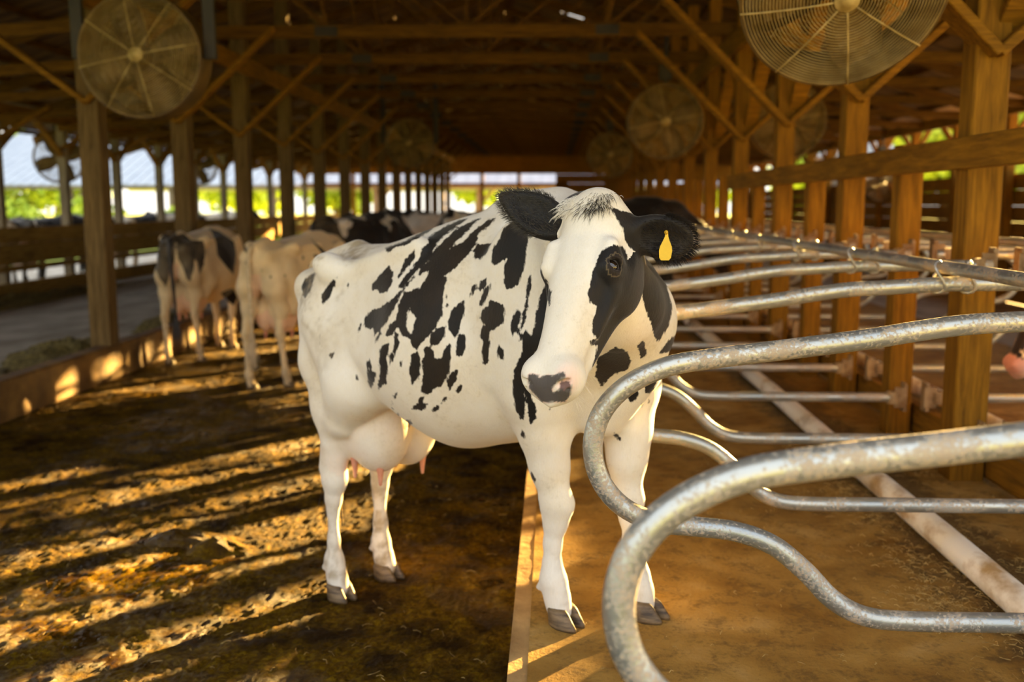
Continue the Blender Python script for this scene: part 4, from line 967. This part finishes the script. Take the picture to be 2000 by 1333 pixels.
heap('silage_heap', -4.7, 12.4, .45, 1.2, .16, .10, M['silage'], 6, 'loose feed heap beyond the nearest left post, behind the black cow', 'feed')
heap('silage_heap', -8.2, 12.5, .40, 7.0, .16, .10, M['silage'], 8, 'long windrow of feed along the foot of the plank fence', 'feed')
heap('manure_clump', -1.72, 4.55, .27, .14, .06, .0, M['manure'], 11, 'dark wet dung heap on the alley floor left of the cow', 'dung')
heap('manure_clump', -1.52, 4.42, .20, .10, .06, .0, M['manure'], 12, 'smaller lump of dung touching the dark heap left of the cow', 'dung')
mb = MB(); rs = np.random.RandomState(3)
def litter(n, fx, z, L=(.02, .08)):
    for i in range(n):
        x, y = fx(); a = rs.uniform(0, math.pi); l = rs.uniform(*L); b = rs.normal(0, .25)
        P = [(x, y, z+.002), (x+math.cos(a)*l*.5, y+math.sin(a)*l*.5, z+rs.uniform(.003, .012)), (x+math.cos(a+b)*l, y+math.sin(a+b)*l, z+.003)]
        mb.tube(P, .0005+.0008*rs.rand(), 3, cap=False)
cl = [(1.46+rs.normal(0, .10), rs.uniform(1.4, 6.)) for _ in range(60)]+[(1.86+rs.normal(0, .08), rs.uniform(1.6, 6.5)) for _ in range(30)]+[(1.05, 1.9), (.95, 2.0), (1.2, 2.1), (1.3, 1.8), (.85, 1.85)]*3
def near():
    a, b = cl[rs.randint(len(cl))]; return a+rs.normal(0, .05), b+rs.normal(0, .09)
litter(3600, near, .206, (.006, .045))
litter(500, lambda: (rs.uniform(0, 2), rs.uniform(1.4, 6)), .204, (.005, .025))
o = mb.build('straw_litter', M['straw']); tag(o, 'scattered straw and chaff along the white brisket pipe', 'straw', kind='stuff')
mb = MB(); litter(420, lambda: (rs.uniform(-2.6, -.2), rs.uniform(1.8, 5.5)), .006, (.008, .05)); o = mb.build('straw_litter', M['straw']); tag(o, 'sparse straw bits stuck in the alley manure', 'straw', kind='stuff')
# ------------------------------------------------------------------ the other cows
def generic(headp, rough=.019, spread=0., walk=0.):
    """one standing cow; headp = poll, nose direction"""
    poll, nose, nl = headp; H = head_frame(poll, nose, (0, 1, 0)); hp = lambda s, t, u: H[0]+np.array([s, t, u])@H[1]
    legs = []; fl = ((0, 1, 0), .8); hoof = []
    for s, dx in ((-1, walk), (1, -walk)):
        y = (.14+spread)*s
        legs.append([([((-.56, .13*s, 1.14), .155), ((-.42, .17*s, .92), .13), ((-.50+dx*.3, .165*s, .78), .09)], .06, None),
          ([((-.71, .12*s, 1.16), .090), ((-.72, .14*s, .98), .10), ((-.66+dx*.3, .15*s, .78), .07), ((-.68+dx*.6, y, .64), .050)], .06, None),
          ([((-.68+dx*.6, y, .66), .054), ((-.70+dx*.7, y, .53), .050), ((-.69+dx*.8, y, .42), .034), ((-.67+dx*.9, y, .28), .030), ((-.655+dx, y, .15), .043), ((-.62+dx, y, .06), .045)], .025, fl),
          ([((-.70+dx*.6, y, .66), .020), ((-.745+dx*.7, y, .55), .024)], .03, None)])
        hoof.append((-.605+dx, y))
        d2 = -dx*.8
        legs.append([([((.54, .19*s, 1.05), .11), ((.53, .16*s, .84), .08), ((.55+d2*.4, .13*s, .64), .052), ((.56+d2*.7, .12*s, .46), .048)], .06, None),
          ([((.56+d2*.7, .12*s, .46), .047), ((.555+d2*.8, .12*s, .36), .033), ((.55+d2*.9, .12*s, .22), .031), ((.555+d2, .12*s, .14), .042), ((.58+d2, .12*s, .06), .045)], .025, fl)])
        hoof.append((.595+d2, .12*s))
    b1 = hp(.03, 0, -.07); b2 = hp(.07, 0, -.17)
    neck = [([((.42, 0, 1.33), .13), ((.62, 0, 1.30), .14), (tuple((np.array([.62, 0, 1.3])+b1)/2), .105), (tuple(b1), .08)], .06, None),
            ([((.54, 0, 1.02), .22), ((.70, 0, 1.06), .17), (tuple((np.array([.70, 0, 1.06])+b2)/2), .12), (tuple(b2), .09)], .06, None)]
    ears = [(hp(.045, .085*s, -.085), np.array([.1*nose[0], .95*s, -.15]), None, H[1][2], .19, .055) for s in (-1, 1)]
    sd = cow_sdf(H, legs, neck, ears, 0., (-.44, 0, .72, .20, .15, .19))
    hb = np.array([hp(a, b, c) for a in (-.05, .6) for b in (-.3, .3) for c in (-.25, .05)])
    lo = np.minimum((-.98, -.42, 0), hb.min(0)-.03); hi = np.maximum((.85, .42, 1.56), hb.max(0)+.03)
    V, F = sculpt(sd, lo, hi, rough, it=2); return V, F, H, hoof, hp
G_DOWN = generic(((1.22, 0, .98), (.42, 0, -.9), None), .018, 0., .10)
G_UP = generic(((1.12, 0, 1.50), (.66, 0, -.75), None), .018, .02, -.08)
G_UPL = generic(((1.10, 0, 1.06), (.40, 0, -.9), None), .018, .02, -.08)
def noise_coat(V, seed, amt, sc=1.9): return np.clip((vnoise(V*np.array([1, 1, .8]), sc, seed, 3)+amt)*.16, -.05, .05)
def place_cow(G, x, y, z, rz, label, seed=1, amt=0., hide='hide', polys=None, group=None, dirt=.3, sc=1.):
    V, F, H, hoof, hp = G; root = empty('dairy_cow', (x, y, z), rz, label, 'cow', group); root.scale = (sc, sc, sc)
    coat = noise_coat(V, seed, amt)
    if polys:
        Wd = to_world(V*sc, (x, y, z), rz); px, dep = project(Wd); NV = to_world(vnormals(V, F), (0, 0, 0), rz); vw = CAM-Wd; fc = (NV*vw).sum(1) > -.02*dep
        c = np.full(len(V), -.05)
        for p in polys: c = np.maximum(c, poly_sd(px, p)*dep/F_PX)
        coat = np.where(fc, np.clip(c, -.05, .05), coat)
    Hc = (V-H[0])@H[1].T; tint = np.zeros((len(V), 4)); tint[:, :3] = (.36, .27, .15)
    n1 = vnoise(V, 8, seed+3, 3); tint[:, 3] = np.clip(dirt*(np.clip((V[:, 0]+.2)*-1.6, 0, 1)*np.clip(n1+.5, 0, 1)+np.clip((.5-V[:, 2])*1.6, 0, 1)*np.clip(n1+.6, 0, 1)), 0, .8)
    ud = (V[:, 2] < .88) & (np.hypot((V[:, 0]+.42)/.24, (V[:, 2]-.66)/.22) < 1) & (np.abs(V[:, 1]) < .2); tint[ud, :3] = (.78, .42, .28); tint[ud, 3] = .55; coat[ud] = -.05
    inn = (V[:, 0] < -.66) & (np.abs(V[:, 1]) < .055) & (V[:, 2] < 1.12) & (V[:, 2] > .7); tint[inn, :3] = (.74, .40, .26); tint[inn, 3] = .5
    nz = (Hc[:, 0] > .47) & (np.abs(Hc[:, 1]) < .1) & (Hc[:, 2] > -.20); tint[nz, :3] = (.72, .36, .26) if seed % 2 else (.04, .03, .03); tint[nz, 3] = .85
    b = bpy.data.objects.new('body', make_mesh('cow_body', V, F, coat, tint, M[hide])); COL.objects.link(b); b.parent = root
    for hx, hy in hoof:
        mb = MB()
        for s in (-1, 1): claw(mb, (hx+.01, hy+s*.028, 0), 0, s)
        mb.build('hoof', M['horn'], root, True)
    for s in (-1, 1):
        mb = MB(); c = hp(.188, .100*s, -.062); n = 10; mb.lathe([(.0205*math.sin(math.pi*i/n)+1e-5, -.0205*math.cos(math.pi*i/n)) for i in range(n+1)], 14, c=tuple(c)); mb.build('eye', M['eye'], root, True)
    for tx, ty in ((-.34, -.09), (-.34, .09), (-.52, -.09), (-.52, .09)):
        MB().lathe([(.003, -.06), (.010, -.055), (.014, -.02), (.022, .03)], 10, axis='z', c=(tx, ty, .52)).build('teat', M['teat'], root, True)
    tail_part(root, M['hairblack'] if amt > .05 else M['haircream'], M['hairblack'] if amt > -.1 else M['haircream'], 1.38, .02*((seed % 3)-1)); return root
cA = crop(3.174, 280, 380, [
 [(190,215),(140,230),(90,290),(60,370),(70,460),(100,520),(140,575),(165,500),(190,430),(200,340),(205,240)],
 [(200,255),(250,240),(300,285),(372,285),(385,360),(375,440),(350,492),(335,420),(320,400),(310,480),(290,545),(265,520),(240,440),(215,400)],
 [(400,205),(470,230),(560,290),(575,360),(560,500),(500,430),(460,380),(450,300),(430,245)], [(480,610),(555,580),(585,640),(560,690),(500,640)]])
cB = crop(3.174, 280, 380, [
 [(1030,265),(1060,295),(1120,345),(1155,395),(1120,380),(1080,330)], [(1050,370),(1090,380),(1110,410),(1070,405)], [(985,372),(1002,395),(985,412)],
 [(630,400),(645,430),(630,440)], [(720,440),(742,470),(730,492)], [(778,495),(800,510),(785,527)], [(868,485),(886,505),(875,522)], [(615,310),(655,340),(645,372),(625,350)], [(1030,430),(1040,445),(1025,450)], [(660,575),(678,590),(668,612)]])
place_cow(G_DOWN, -3.70, 10.43, 0, R(87), 'black rumped cow with a white tail, standing second from the left kerb post', 3, .1, 'hide_tan', cA, None, .5, .92)
place_cow(G_DOWN, -2.32, 9.05, 0, R(74), 'cream cow with few small dark spots, seen from behind left of the big cow', 5, -.5, 'hide_tan', cB, None, .6, .91)
far = [(G_DOWN, -2.75, 14.2, 0, 55, .42, 'cow with black face side and pale neck between the cream cow and the big cow'),
       (G_UP, -1.05, 17.0, 0, 240, -.15, 'brownish white cow just above the big cow\'s rump in the distance'),
       (G_DOWN, -3.25, 18.0, 0, 60, .6, 'nearly black cow partly hidden far behind the cream cow'),
       (G_UP, -1.0, 20.2, 0, 170, .5, 'dark cow far down the alley, just above the big cow\'s back'),
       (G_UP, -2.9, 22.6, 0, 150, -.05, 'small distant patched cow at the far end of the alley'),
       (G_DOWN, .78, 11.76, .2, 1, 1.2, 'black cow in a stall, its back showing behind the tagged ear')]
for i, (G, x, y, z, a, am, lb) in enumerate(far): place_cow(G, x, y, z, R(a), lb, 8+i, am, 'hide', None, None, .3)
place_cow(G_UPL, 3.70, 5.31, .19, R(180), 'pink nosed cow peeping in at the right picture edge', 21, -.05, 'hide_tan', None, None, .3)
for i, (y, am, x) in enumerate([(14.5, .6, -10.3), (16.4, -.3, -10.4), (18.3, .2, -10.25), (20.4, .5, -10.4), (22.6, -.2, -10.3), (25, .1, -10.3), (27.5, .5, -10.4), (30.5, -.1, -10.3)]):
    place_cow(G_UP, x, y, -.1, R(20 if i % 2 else 160), f'{ORD[i]} cow from the left standing beyond the plank fence', 30+i, am, 'hide', None, 'cows beyond the plank fence', .2)
